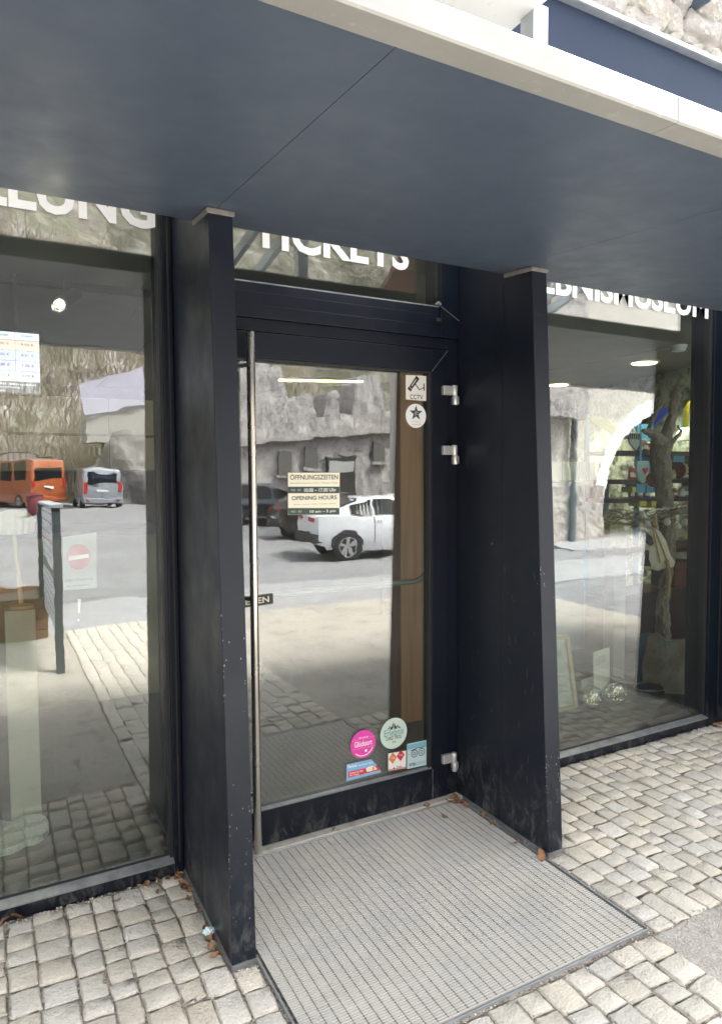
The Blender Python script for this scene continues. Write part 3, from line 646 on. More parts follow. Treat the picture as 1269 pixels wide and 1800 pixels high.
# ================================================================== dry leaves and litter
m_leaf = pm('dry_leaf', (0.22, 0.10, 0.045), .8, var=(40, (.34, .18, .08), .4, .7), vary=.35)
def leaf_mesh(i):
    r = random.Random(i); mb = MB(); n = 7; L = 1.0
    for k in range(n + 1):
        t = k / n; wdt = .28 * math.sin(math.pi * min(1, t * .93 + .03)) ** .8 * (1 + r.uniform(-.25, .25)); x = (t - .5) * L; z = .16 * math.sin(t * 3.3 + i) + .08
        mb.v += [Vector((x, -wdt, z + r.uniform(.02, .16))), Vector((x, 0, z)), Vector((x, wdt, z + r.uniform(.02, .16)))]
    for k in range(n):
        a = 3 * k; mb.f += [(a, a + 1, a + 4, a + 3), (a + 1, a + 2, a + 5, a + 4)]
    me = bpy.data.meshes.new('dry_leaf'); me.from_pydata(mb.v, [], mb.f); me.materials.append(m_leaf)
    me.polygons.foreach_set('use_smooth', [True] * len(me.polygons)); return me
leaves = [leaf_mesh(i) for i in range(6)]
rl = random.Random(3)
def leaf(x, y, z, s, lab, grp):
    o = bpy.data.objects.new('dry_leaf', leaves[rl.randrange(6)]); COL.objects.link(o); o.location = (x, y, z); o.scale = (s, s, s * rl.uniform(.6, 1.1))
    o.rotation_euler = (rl.uniform(-.5, .5), rl.uniform(-.5, .5), rl.uniform(0, 6.28)); tag(o, lab, 'leaf', grp)
for i in range(26):
    t = rl.random() ** 1.4; leaf(-.014 - rl.random() * .022, -.02 - t * .52, .000 + rl.random() * .012, rl.uniform(.018, .04), 'dry brown leaf wedged along the foot of the left fin', 'leaves along the left fin')
for i in range(9): leaf(-.02 - rl.random() * .16, -.014 - rl.random() * .012, .002 + rl.random() * .006, rl.uniform(.018, .04), 'dry brown leaf in the corner of left window and fin', 'leaves in the left corner')
for u, v, s in ((205, 1583, .045), (33, 1617, .06), (10, 1622, .04), (278, 1568, .03)): q = onZ(u, v, .004); leaf(q.x, q.y, q.z, s, 'brown leaf on the cobbles below the left window frame', 'leaves below the left window')
for u, v, s in ((797, 1402, .05), (803, 1405, .05), (790, 1408, .04), (806, 1410, .045), (812, 1413, .04), (818, 1416, .04)): q = onZ(u, v, .010); leaf(q.x, q.y, q.z, s, 'brown leaf in the corner of the grating by the hinge side', 'leaves in the hinge corner')
for u, v, s, lab in ((849, 1433, .045, 'curled orange leaf at the foot of the right fin, nearest the door'), (865, 1447, .03, 'small leaf at the foot of the right fin, second from the door'), (909, 1482, .04, 'curled orange leaf at the middle of the right fin foot'), (951, 1505, .05, 'brown leaf at the front corner of the right fin'),
                     (780, 1434, .035, 'lone dark leaf lying on the grating near the hinge corner'), (750, 1416, .05, 'brown leaf lying on the threshold right of centre'), (585, 1459, .03, 'brown leaf lying on the threshold left of centre'), (1263, 1275, .07, 'reddish leaf under the far end of the right window')):
    q = onZ(u, v, .012); leaf(q.x, q.y, q.z, s, lab, 'single leaves by the door')
bmm = bmesh.new(); bmesh.ops.create_icosphere(bmm, subdivisions=3, radius=1)
q = onZ(368, 1637, .012); mb = MB()
for vv in bmm.verts: k = 1 + .55 * mnoise.noise(vv.co * 2.3) + .3 * mnoise.noise(vv.co * 5); mb.v.append(q + Vector((vv.co.x * .017 * k, vv.co.y * .014 * k, vv.co.z * .012 * k)))
mb.f = [tuple(x.index for x in f.verts) for f in bmm.faces]; bmm.free()
tag(obj('crumpled_tissue', mb, pm('tissue', (.62, .74, .74), .9, var=(60, (.4, .6, .62), .5, .6))), 'crumpled pale blue tissue at the foot of the left fin', 'litter')
gv = MB(); rg = random.Random(9)
for i in range(420):
    k = rg.random()
    if k < .3: x = rg.uniform(-.7, -.02); y = -.004 - rg.random() ** 2 * .03
    elif k < .6: x = rg.uniform(1.41, 3.35); y = -.004 - rg.random() ** 2 * .03
    elif k < .75: x = rg.uniform(-.02, .078); y = -.62 - rg.random() * .03
    elif k < .9: x = rg.uniform(.09, 1.6); y = -1.112 - rg.random() ** 2 * .03
    else: x = 1.308 + rg.random() * .01; y = -rg.random() * 1.1
    s = rg.uniform(.002, .006); c = Vector((x, y, -.002 + s * .4))
    gv.add([c + Vector((rg.uniform(.6, 1.2) * s * a, rg.uniform(.6, 1.2) * s * b, s * .7 * d)) for a, b, d in ((1, 0, 0), (0, 1, 0), (-1, 0, 0), (0, -1, 0), (0, 0, 1), (0, 0, -1))], [(0, 1, 4), (1, 2, 4), (2, 3, 4), (3, 0, 4), (1, 0, 5), (2, 1, 5), (3, 2, 5), (0, 3, 5)])
o = obj('grit', gv, pm('grit', (.55, .5, .43), .9, var=(70, (.2, .16, .12), .45, .6)), kind='stuff'); tag(o, 'loose pale grit along the facade foot and joints', 'grit')
# ================================================================== the far side of the street (seen in the glass)
m_rock = pm('hillside_rock', (0.14, 0.122, 0.10), .95, var=[(.12, (0.095, 0.10, 0.055), .42, .62), (.5, (0.24, 0.215, 0.185), .5, .68), (2.2, (0.085, 0.075, 0.06), .56, .7), (.07, (.36, .34, .32), .56, .66)], bump=[(.8, 1, .6), (4, .8, .12)])
def hillz(x, y):
    yb = -41 - .5 * max(0, x - 7) * (1 if x < 34 else 0) - (13.5 if x >= 34 else 0)
    t = yb - y
    if t < 0: return gz(x, y) - .6 + t * .2
    n = mnoise.fractal(Vector((x * .06, y * .06, 2)), 1.0, 2.1, 5)
    n2 = mnoise.fractal(Vector((x * .3, y * .3, 7)), 1.0, 2.1, 4)
    return gz(x, y) - .3 + t * (.80 + .16 * n) + 1.1 * n2 * min(1, t / 4)
hb = MB()
def HP(u, v): x = -95 + 190 * u; y = -38 - 75 * v ** 1.25; return (x, y, hillz(x, y))
hb.grid(lambda u, v: HP(u * .565, v), 90, 70)
obj('hillside', hb, m_rock, smooth=80, kind='structure')
hb = MB(); hb.grid(lambda u, v: HP(.565 + u * .435, v), 66, 70)
obj('wooded_hillside', hb, pm('wooded_slope', (0.075, 0.072, 0.05), .95, var=[(.35, (0.15, 0.135, 0.105), .45, .62), (1.4, (0.035, 0.036, 0.025), .5, .66), (.1, (.19, .18, .165), .55, .66)], bump=[(.8, 1, .6), (4, .8, .12)]), smooth=80, kind='structure')
br = MB(); rb_ = random.Random(21)
for i in range(26000):
    x = rb_.uniform(-14, 30); y = -41 - .5 * max(0, x - 7) - rb_.random() ** 1.3 * 30; z = hillz(x, y)
    a = rb_.uniform(0, 6.28); L_ = rb_.uniform(.4, 2.2) * (1 if rb_.random() < .9 else 2); tx = math.cos(a); ty = math.sin(a); ln = rb_.uniform(-.9, .9); wd = rb_.uniform(.015, .045)
    p0 = Vector((x, y, z - .1)); p1 = p0 + Vector((ln * L_ * .6, ty * .2 * L_, L_ * .75)); p2 = p1 + Vector((ln * L_ * .5, 0, L_ * .12)); s = Vector((wd, 0, 0))
    br.add([p0 - s, p0 + s, p1 + s * .7, p1 - s * .7, p2], [(0, 1, 2, 3), (3, 2, 4)])
o = obj('dry_brush', br, pm('dry_brush', (0.30, 0.255, 0.195), .95, var=[(.6, (.12, .095, .07), .42, .6), (.25, (.13, .145, .07), .55, .7), (1.5, (.42, .385, .33), .58, .68)]), fix=False, kind='stuff'); tag(o, 'dry brown brush covering the hillside across the street', 'brush')

m_stone = pm('ruin_stone', (0.36, 0.335, 0.325), .95, var=[(5.5, (0.22, 0.20, 0.20), .5, .62), (1.0, (0.43, 0.40, 0.385), .5, .7), (9, (0.14, .12, .115), .58, .72)], bump=[(3.5, .6, .06), (11, .8, .03)])
m_plaster = pm('cream_plaster', (0.52, 0.49, 0.44), .9, var=[(1.4, (0.45, 0.425, 0.38), .4, .7), (9, (.40, .375, .33), .6, .75, (1, 1, .4))], bump=(14, .4, .02))
m_rstone = pm('rubble_stone', (0.42, 0.38, 0.35), .95, var=[(4, (0.26, 0.20, 0.18), .45, .62), (1.1, (.5, .45, .40), .5, .7)], bump=[(5, 1, .08), (16, .8, .03)])
m_trim = pm('white_trim', (0.80, 0.79, 0.77), .7)
m_dk = pm('dark_opening', (0.03, 0.028, 0.027), .9)
m_pipe = pm('downpipe_zinc', (0.13, 0.135, 0.145), .5, .4)

# castle ruin: profile of the broken wall top, about 30 m away
YC = -30.0
prof = [(380, 672), (415, 640), (436, 632), (451, 634), (459.5, 630), (471.5, 629), (474, 645), (491.6, 635.5), (497, 650), (503, 680), (506.4, 700), (515.7, 698.4), (521, 693), (548, 690), (553, 706), (556, 735.9), (570.7, 734.6), (574.7, 693), (590.8, 687.7), (595, 690), (598.8, 727.9), (620, 727.9), (622.9, 690), (627, 661), (636, 658), (665.8, 655.5), (668.5, 661), (676.5, 725), (694, 725), (706, 705), (735, 700), (742, 728), (790, 733)]
pw = [onY(u, v, 2 * YG - YC) for u, v in prof]
def ctop(x):
    for a, b in zip(pw, pw[1:]):
        if a.x <= x <= b.x: return a.z + (b.z - a.z) * (x - a.x) / max(1e-6, b.x - a.x)
    return pw[-1].z
CX0, CX1 = pw[0].x, pw[-1].x
cz0 = gz(14, YC) - .3
cr = thing('castle_ruin', 'ruined rough stone castle wall with broken merlons across the car park', 'ruin', ((CX0 + CX1) / 2, YC - .8, cz0))
def strip(f0, f1, nu, nv, amp):
    def F(u, v):
        x = CX0 + (CX1 - CX0) * u; zt = ctop(x); z = cz0 + (zt - cz0) * v
        e = mnoise.fractal(Vector((x * 1.3, z * 1.3, f0)), 1, 2, 4) * amp
        return (x + e * .5, f0 + e, z + (e * .6 if v == 1 else 0))
    return F
wl = MB(); nu, nv = 190, 30
wl.grid(strip(YC, 0, nu, nv, .12), nu, nv); o1 = len(wl.v); wl.grid(strip(YC - 1.6, 0, nu, nv, .16), nu, nv)
for i in range(nu): a = nv * (nu + 1) + i; wl.f.append((a, a + 1, o1 + a + 1, o1 + a))
for i in (0, nu):
    for j in range(nv): a = j * (nu + 1) + i; wl.f.append((a, a + nu + 1, o1 + a + nu + 1, o1 + a))
obj('wall', wl, m_stone, cr, smooth=30)
A = mir(onY(400, 777, 2 * YG - YC)); B = mir(onY(760, 748, 2 * YG - YC))
obj('string_course', MB().bar(A + Vector((0, .15, 0)), B + Vector((0, .15, 0)), .5, .35), m_stone, cr)
A = mir(onY(571, 801, 2 * YG - YC)); B = mir(onY(622, 870, 2 * YG - YC))
obj('gate', MB().box((A.x, YC + .02, A.z), (B.x, YC + .22, B.z - 2)), m_dk, cr)
for u_, v_ in ((500, 812), (545, 800), (664, 792)):
    w_ = mir(onY(u_, v_, 2 * YG - YC)); wn = obj('window', MB().box((w_.x - .35, YC + .06, w_.z - .65), (w_.x + .35, YC + .2, w_.z + .45)), pm('old_window', (.10, .095, .09), .6), cr)
    obj('sill', MB().box((w_.x - .5, YC + .06, w_.z - .8), (w_.x + .5, YC + .3, w_.z - .651)), m_stone, wn)
obj('gate_sign', MB().box((A.x + .1, YC + .225, A.z - .9), (B.x - .1, YC + .26, A.z - .25)), pm('grey_board', (.35, .35, .33), .7), cr)

# pale building with the arched gate
bp_ = ghit(1000, 955); YP = bp_.y; zp = bp_.z
def Q(u, v): return mir(onY(u, v, 2 * YG - YP))
pb = thing('plaster_building', 'cream plastered building with a white rimmed arched gate across the street', 'building', (Q(1000, 955).x + 4, YP - 3, zp - .1))
x0 = Q(962, 900).x - .2; xc = Q(1178, 890).x; zc = Q(1178, 890).z
ro = (Vector((xc, 0, zc)) - Vector((Q(1045, 850).x, 0, Q(1045, 850).z))).length; ri = ro * .89
x1 = xc + ro + 6; zt = zp + 8.5
mb = MB(); n = 24
arc = [(xc - ri * math.cos(math.pi * k / n), zc + ri * math.sin(math.pi * k / n)) for k in range(n + 1)]
loop = [(x0, zp - .3), (xc - ri, zp - .3)] + arc + [(xc + ri, zp - .3), (x1, zp - .3), (x1, zt), (x0, zt)]
mb.prism([(x, YP, z) for x, z in loop], (0, -.6, 0)); obj('wall', mb, m_plaster, pb)
mb = MB(); q = []
for k in range(n + 1):
    a = math.pi * k / n
    for r in (ri - .01, ro): q.append((xc - r * math.cos(a), YP + .06, zc + r * math.sin(a)))
m_ = len(q); mb.add(q + [(x, y - .2, z) for x, y, z in q], [(2*k, 2*k+1, 2*k+3, 2*k+2) for k in range(n)] + [(2*k+1, 2*k+1+m_, 2*k+3+m_, 2*k+3) for k in range(n)] + [(2*k, 2*k+2, 2*k+2+m_, 2*k+m_) for k in range(n)])
obj('arch_rim', mb, m_trim, pb)
obj('gate_recess', MB().box((xc - ri - .2, YP - 3.2, zp - .3), (xc + ri + .2, YP - 3.0, zc + ro)), m_dk, pb)
obj('side_wall', MB().box((x0, YP - 9, zp - .3), (x0 + .5, YP - .601, zt)), m_plaster, pb)
def rough(xa, xb, za, zb, y, t, m, name, amp=.06, cell=.22):
    mb = MB(); nu = max(2, int((xb - xa) / cell)); nv = max(2, int((zb - za) / cell))
    mb.grid(lambda u, v: (xa + (xb - xa) * u, y + t + mnoise.noise(Vector(((xa + (xb - xa) * u) * 2.6, y, (za + (zb - za) * v) * 2.6))) * amp, za + (zb - za) * v), nu, nv)
    k = nu + 1; rg_ = [i for i in range(k)] + [nu + k * j for j in range(1, nv + 1)] + [nv * k + i for i in range(nu - 1, -1, -1)] + [k * j for j in range(nv - 1, 0, -1)]
    o = len(mb.v); mb.v += [Vector((mb.v[i].x, y, mb.v[i].z)) for i in rg_]
    for i in range(len(rg_)): j = (i + 1) % len(rg_); mb.f.append((rg_[i], o + i, o + j, rg_[j]))
    mb.f.append(tuple(o + i for i in range(len(rg_))))
    return obj(name, mb, m, pb, smooth=40)
zb = Q(1060, 855).z
rough(x0, xc - ri - .02, zp - .3, zb, YP + .001, .09, m_rstone, 'stone_plinth')
rough(x0 - .5, Q(998, 700).x, Q(985, 738).z, zt - .5, YP + .02, .8, m_stone, 'stone_bay', .1)
px_ = Q(1001, 800).x; obj('downpipe', MB().tube([(px_, YP + .16, zp), (px_, YP + .16, zt)], .10, 10), m_pipe, pb, smooth=40)
rf = MB(); rf.prism([(x0 - .6, YP + .25, zt - .1), (x0 - .6, YP - 5, zt + 3.2), (x0 - .6, YP - 10.5, zt - .1), (x0 - .6, YP - 10.5, zt + .1), (x0 - .6, YP - 5, zt + 3.45), (x0 - .6, YP + .25, zt + .1)], (x1 - x0 + 1.2, 0, 0)); obj('roof', rf, pm('roof_tile', (.20, .11, .08), .85, var=(2, (.13, .09, .075), .4, .7)), pb)
sw = MB(); kb = ghit(1000, 970).y
sw.box((x0 - .5, kb, zp - .3), (x1, YP + .001, zp + .07)); obj('far_pavement', sw, m_road, kind='structure')
obj('kerb', MB().box((x0 - .5, kb + .001, zp - .3), (x1, kb + .16, zp + .085)), pm('kerb_stone', (.40, .38, .35), .85, var=(5, (.3, .285, .26), .4, .7)), kind='structure', bevel=.01)

# shed on the rock
YH = -40.0
def HQ(u, v): return mir(onY(u, v, 2 * YG - YH))
a, b, c, d = HQ(147, 667), HQ(262, 636), HQ(262, 710), HQ(148, 731)
shed = thing('hillside_shed', 'shed with a lilac grey sloping metal roof on the hillside', 'shed', (a.x + 1.8, YH - 1, d.z - 1.6))
mb = MB(); mb.prism([a + Vector((0, -2.2, 0)), b + Vector((0, -2.2, 0)), c, d], (0, -.05, -.14)); obj('roof', mb, pm('lilac_roof', (.24, .23, .27), .6, .1, var=(3, (.27, .255, .3), .4, .7)), shed)
mb = MB(); mb.prism([d + Vector((.1, -.15, -.16)), c + Vector((-.1, -.15, -.16)), Vector((c.x - .1, YH - .15, d.z - 1.6)), Vector((d.x + .1, YH - .15, d.z - 1.6))], (0, -2.2, 0)); obj('wall', mb, pm('shed_wall', (.34, .32, .30), .9, var=(2, (.35, .33, .3), .5, .7)), shed)
def boulder(name, c, s, seed, m, label, cat):
    bmm = bmesh.new(); bmesh.ops.create_icosphere(bmm, subdivisions=4, radius=1); mb = MB()
    for v in bmm.verts: k = 1 + .38 * mnoise.fractal(v.co * 1.6 + Vector((seed, 0, 0)), 1, 2, 4); mb.v.append(Vector(c) + Vector((v.co.x * s[0] * k, v.co.y * s[1] * k, v.co.z * s[2] * k)))
    mb.f = [tuple(x.index for x in f.verts) for f in bmm.faces]; bmm.free(); return tag(obj(name, mb, m, smooth=50), label, cat)
boulder('rock_outcrop', (6.9, -40.5, 1.1), (2.6, 1.8, 2.6), 4, pm('dark_rock', (.13, .125, .12), .95, var=(1.2, (.25, .24, .225), .5, .7), bump=(2, 1, .2)), 'dark rock outcrop with hollows behind the white van', 'rock')

# ------------------------------------------------------------------ vehicles
def cpaint(n, c, metal=.0): return pm('car_paint_' + n, c, .28, metal, coat=.6, var=(1.5, tuple(q * .92 for q in c), .4, .7))
m_cglass = pm('car_glass', (.008, .009, .011), .15, spec=.15)
m_clad = pm('car_cladding', (.022, .022, .023), .65)
m_tyre = pm('tyre', (.016, .016, .017), .8); m_rim = pm('alloy_rim', (.45, .45, .46), .3, .8); m_red = pm('tail_lamp_red', (.36, .012, .012), .2); m_plate = pm('number_plate', (.72, .72, .70), .5)
def lerp(a, b, t): return a + (b - a) * t
def vehicle(name, label, grp, pos, rz, st, paint, wheels, wr, rw0, rw1, side, tail, plate, dark=True, rack=False, tz=None, seams=(1.58, 2.33)):
    """st: stations (x, sill, belt, roof, half width, roof half width); side: [(x0,x1)] side windows; rw0/rw1: rear window (x,z) bottom and top"""
    root = thing(name, label, 'car' if 'van' not in name else 'van', pos, rz, grp)
    def at(x):
        for a, b in zip(st, st[1:]):
            if a[0] <= x <= b[0]: t = (x - a[0]) / (b[0] - a[0]); return [lerp(p_, q_, t) for p_, q_ in zip(a, b)]
        return list(st[-1] if x > st[-1][0] else st[0])
    def sec(x):
        _, s, b, r, w_, rw = at(x)
        return [(w_ * .93, s), (w_, s + .2 * (b - s)), (w_ * 1.01, s + .65 * (b - s)), (w_ * .975, b), (rw, r - .05), (rw * .8, r - .012), (rw * .4, r), (0, r + .004)]
    mb = MB(); xs_ = sorted(set([s[0] for s in st] + [st[0][0] + (st[-1][0] - st[0][0]) * i / 26 for i in range(27)]))
    for x in xs_:
        h = sec(x); ringp = [(x, -y, z) for y, z in h] + [(x, y, z) for y, z in reversed(h[:-1])]; mb.v += [Vector(q) for q in ringp]
    k = 15
    for i in range(len(xs_) - 1):
        for j in range(k): jj = (j + 1) % k; mb.f.append((i * k + j, i * k + jj, (i + 1) * k + jj, (i + 1) * k + j))
    mb.f.append(tuple(range(k))); mb.f.append(tuple((len(xs_) - 1) * k + j for j in range(k)))
    obj('body', mb, paint, root, smooth=35, local=True)
    def plate_(nm, pts, m, th=.008):
        pts = [Vector(q) for q in pts]; nrm = (pts[1] - pts[0]).cross(pts[-1] - pts[0]).normalized(); c = sum(pts, Vector()) / len(pts)
        if nrm.dot(c - Vector((st[-1][0] / 2, 0, .9))) < 0: nrm = -nrm
        q = MB(); q.prism([p_ - nrm * .01 for p_ in pts], nrm * (th + .01)); return obj(nm, q, m, root, local=True)
    for s in (-1, 1):
        for xa, xb in side:
            pts = []
            def sp(x, t): h = sec(x); return Vector((x, s * lerp(h[3][0], h[4][0], t), lerp(h[3][1], h[4][1], t)))
            nn_ = 6; top = [sp(lerp(xa, xb, i / nn_), .90) for i in range(nn_ + 1)]; bot = [sp(lerp(xa, xb, i / nn_), .10) for i in range(nn_ + 1)]
            q = MB(); o = Vector((0, s * .034, .010)); q.v += [p_ + o for p_ in bot] + [p_ + o for p_ in top]; q.f += [(i, i + 1, nn_ + 2 + i, nn_ + 1 + i) for i in range(nn_)]
            obj('side_window', q, m_cglass, root, local=True)
    (xa, za, wa), (xb, zb_, wb) = rw0, rw1
    plate_('rear_window', [(xa, -wa, za), (xa, wa, za), (xb, wb, zb_), (xb, -wb, zb_)], m_cglass)
    for s in (-1, 1):
        y0_, y1_, z0_, z1_ = tail; plate_('tail_lamp', [(tz or -.004, s * y0_, z0_), (tz or -.004, s * y1_, z0_), ((tz or 0) + .02, s * y1_, z1_), ((tz or 0) + .01, s * y0_, z1_)], m_red, .02)
    plate_('number_plate', [(-.012, -.26, plate - .055), (-.012, .26, plate - .055), (-.008, .26, plate + .055), (-.008, -.26, plate + .055)], m_plate, .012)
    w_ = st[2][4]
    bmp = MB().box((-.05, -w_ * .97, st[0][1] - .05), (.25, w_ * .97, st[0][1] + (.24 if dark else .18))); obj('bumper', bmp, m_clad if dark else paint, root, bevel=.04, local=True)
    for x in wheels:
        for s in (-1, 1):
            ww = at(x)[4]
            ar = MB(); q = []
            for i in range(17):
                a_ = math.pi * (i / 16)
                for r in (wr * 1.0, wr * 1.22): q.append((x - r * math.cos(a_), s * (ww + .014), wr + r * math.sin(a_) * .98))
            nq = len(q); ar.add(q + [(a_, b_ - s * .25, c_) for a_, b_, c_ in q], [(2*i, 2*i+1, 2*i+3, 2*i+2) for i in range(16)] + [(2*i+1, 2*i+1+nq, 2*i+3+nq, 2*i+3) for i in range(16)])
            obj('wheel_arch', ar, m_clad if dark else paint, root, local=True)
            hole = MB().lathe([(wr * 1.08, s * (ww - .12)), (wr * 1.08, s * (ww + .008))], (x, 0, wr), 24, 'y'); obj('wheel_well', hole, m_rubber, root, local=True)
            t = MB().lathe([(wr * .62, s * (ww - .16)), (wr * .96, s * (ww - .16)), (wr, s * (ww - .12)), (wr, s * (ww - .01)), (wr * .95, s * (ww + .03)), (wr * .66, s * (ww + .03))], (x, 0, wr), 28, 'y'); Wh = obj('wheel', t, m_tyre, root, smooth=40, local=True)
            rm = MB()
            for i in range(5):
                a_ = 2 * math.pi * i / 5 + .3
                for da in (-.16, .16): rm.bar((x, s * (ww + .036), wr), (x + wr * .64 * math.cos(a_ + da), s * (ww + .034), wr + wr * .64 * math.sin(a_ + da)), .05 * wr / .35, .02, (0, 1, 0))
            rm.tube([(x + wr * .64 * math.cos(2*math.pi*i/28), s * (ww + .034), wr + wr * .64 * math.sin(2*math.pi*i/28)) for i in range(29)], wr * .045, 6)
            obj('rim', rm, m_rim, Wh, local=True)
    for x in seams:                              # shut lines of doors and their handles
        h = sec(x); a5 = at(x)
        for s in (-1, 1):
            obj('door_seam', MB().tube([(x, s * (y_ + .002), z_) for y_, z_ in h[1:4]], .007, 5), m_rubber, root, local=True)
            obj('door_handle', MB().box((x + .07, s * (h[2][0] - .004), a5[2] - .13), (x + .24, s * (h[2][0] + .022), a5[2] - .10)), paint, root, bevel=.006, local=True)
    if 'van' in name:
        obj('rear_door_seam', MB().box((-.010, -.006, st[0][1] + .2), (.0, .006, st[0][3] - .06)), m_rubber, root, local=True)
        for s in (-1, 1): obj('rear_bumper_lamp', MB().box((-.06, s * .62, st[0][1] + .02), (-.049, s * .78, st[0][1] + .07)), m_red, root, local=True)
    if rack:
        L0, L1 = st[2][0] + .2, st[-4][0]; zt_ = max(s[3] for s in st)
        for s in (-.62, .62): obj('rack_rail', MB().box((L0, s - .03, zt_ + .10), (L1, s + .03, zt_ + .16)), m_clad, root, local=True)
        for i in range(7): x = lerp(L0, L1, (i + .5) / 7); obj('rack_bar', MB().box((x - .03, -.66, zt_ - .01), (x + .03, .66, zt_ + .0995)), m_rim, root, local=True)
    return root
SUVST = [(0, .48, 1.02, 1.06, .82, .72), (.10, .38, 1.13, 1.155, .92, .76), (.34, .29, 1.15, 1.235, .94, .68), (.8, .26, 1.14, 1.39, .95, .64), (1.3, .25, 1.12, 1.55, .95, .63), (1.9, .24, 1.10, 1.625, .95, .65), (2.5, .24, 1.08, 1.62, .95, .66), (3.05, .24, 1.06, 1.42, .95, .69), (3.45, .25, 1.03, 1.10, .94, .78), (4.1, .28, .94, 1.0, .92, .74), (4.45, .36, .74, .78, .80, .60)]
def on_ground(u, v): return ghit(u, v)
w0 = ghit(610, 985); hdg = R_(9)
def place(w0, h, lx, ly): c, s = math.cos(h), math.sin(h); x = w0.x - (lx * c - ly * s); y = w0.y - (lx * s + ly * c); return Vector((x, y, gz(x + 2 * c, y + 2 * s)))
suv = vehicle('parked_car', 'white coupe style SUV with black lower trim parked across the street', 'cars parked across the street', place(w0, hdg, .86, .86), hdg, SUVST, cpaint('white', (.60, .61, .625)), (.86, 3.55), .36, (.36, 1.265, .58), (1.22, 1.548, .52), [(1.0, 1.55), (1.62, 2.3), (2.36, 3.15)], (.30, .82, .98, 1.06), .70)
CARST = [(0, .42, .90, .94, .78, .66), (.08, .34, 1.0, 1.04, .86, .70), (.35, .26, 1.0, 1.30, .89, .62), (.75, .22, .98, 1.52, .90, .60), (1.7, .20, .95, 1.56, .90, .62), (2.5, .20, .92, 1.50, .90, .64), (3.0, .20, .90, 1.26, .90, .68), (3.35, .22, .88, .95, .89, .74), (4.0, .26, .80, .86, .87, .70), (4.35, .34, .62, .66, .76, .56)]
w1 = ghit(478, 943)
vehicle('parked_car', 'dark brown hatchback parked behind the white SUV', 'cars parked across the street', place(w1, R_(6), 0.0, -.3), R_(6), CARST, cpaint('umber', (.035, .026, .026), .3), (.80, 3.4), .33, (.22, 1.10, .60), (.72, 1.44, .54), [(.7, 1.5), (1.58, 2.2), (2.28, 3.0)], (.45, .76, .86, 1.02), .66)
w2 = w1 + Vector((-.9, -4.2, 0))
vehicle('parked_car', 'dark blue car parked in the row behind the dark hatchback', 'cars parked across the street', Vector((w2.x, w2.y, gz(w2.x, w2.y))), R_(4), CARST, cpaint('steelblue', (.025, .032, .045), .4), (.80, 3.4), .33, (.22, 1.10, .60), (.72, 1.44, .54), [(.7, 1.5), (1.58, 2.2), (2.28, 3.0)], (.45, .76, .86, 1.02), .66)
VANST = [(0, .36, 1.15, 1.80, .84, .74), (.06, .30, 1.18, 1.90, .93, .80), (.5, .28, 1.18, 1.97, .95, .82), (2.6, .26, 1.16, 1.98, .95, .82), (3.5, .26, 1.12, 1.93, .95, .80), (3.95, .26, 1.08, 1.50, .95, .78), (4.3, .28, 1.04, 1.14, .94, .80), (4.75, .32, .86, .92, .90, .72), (4.9, .36, .66, .7, .82, .6)]
v0 = ghit(182, 894)
van = vehicle('parked_van', 'white van seen from behind, parked below the hillside shed', 'vans parked under the hill', v0 + Vector((0, 0, 0)), R_(-90), VANST, cpaint('vansilver', (.27, .29, .32), .3), (1.0, 3.9), .34, (-.006, 1.20, .70), (-.006, 1.70, .64), [(2.9, 3.7)], (.70, .86, .82, 1.30), .92, dark=False, seams=(2.7,))
mb = MB(); text(mb, 'HANDWERK & MONTAGE', -.52, .52, 0, .12, 0, .01, Vector((0, 1, 0)) * -1, Vector((0, 0, 1)), Vector((-.018, 0, 1.52))); obj('lettering', mb, pm('van_print', (.05, .05, .14), .5), van, local=True, fix=False)
BVST = [(0, .42, 1.30, 2.45, .90, .80), (.06, .36, 1.32, 2.56, .98, .86), (.5, .34, 1.32, 2.62, 1.0, .88), (3.2, .32, 1.30, 2.64, 1.0, .88), (4.3, .32, 1.26, 2.56, 1.0, .86), (4.9, .32, 1.2, 1.9, 1.0, .84), (5.25, .34, 1.15, 1.25, .98, .84), (5.7, .38, .98, 1.04, .94, .76), (5.9, .42, .76, .8, .86, .66)]
v1 = ghit(88, 892)
ov = vehicle('camper_van', 'orange high roof camper van with a roof rack under the hill', 'vans parked under the hill', v1, R_(-116), BVST, cpaint('orange', (.33, .085, .028)), (1.15, 4.6), .36, (-.006, 1.42, .76), (-.006, 2.05, .70), [(.5, 1.6), (1.9, 3.0), (3.5, 4.4)], (.78, .92, 1.0, 1.42), 1.02, dark=False, rack=True, seams=(1.75, 3.3))

# ------------------------------------------------------------------ sign board, planter and bin by the pavement
f0 = ghit(108, 1190); f1 = ghit(80, 1126); f1.x = f0.x - .03
sb = thing('information_board', 'double sided information board on two grey posts beside the path', 'sign', ((f0.x + f1.x) / 2, (f0.y + f1.y) / 2, f0.z))
ztop = onY(103, 893, 2 * YG - f0.y).z
m_spost = pm('sign_post_grey', (.11, .125, .14), .45, .3)
for f in (f0, f1): obj('post', MB().box((f.x - .03, f.y - .03, min(f0.z, f1.z) - .05), (f.x + .03, f.y + .03, ztop)), m_spost, sb, bevel=.004)
obj('cap', MB().box((f0.x - .05, f1.y - .05, ztop + .001), (f0.x + .05, f0.y + .05, ztop + .03)), pm('sign_cap', (.4, .43, .46), .5), sb, bevel=.003)
zm = f0.z + (ztop - f0.z) * .60
m_pan = pm('sign_panel', (.82, .84, .88), .5, var=[(14, (.4, .44, .52), .55, .6, (1, .5, 4)), (3, (.78, .78, .8), .5, .6)])
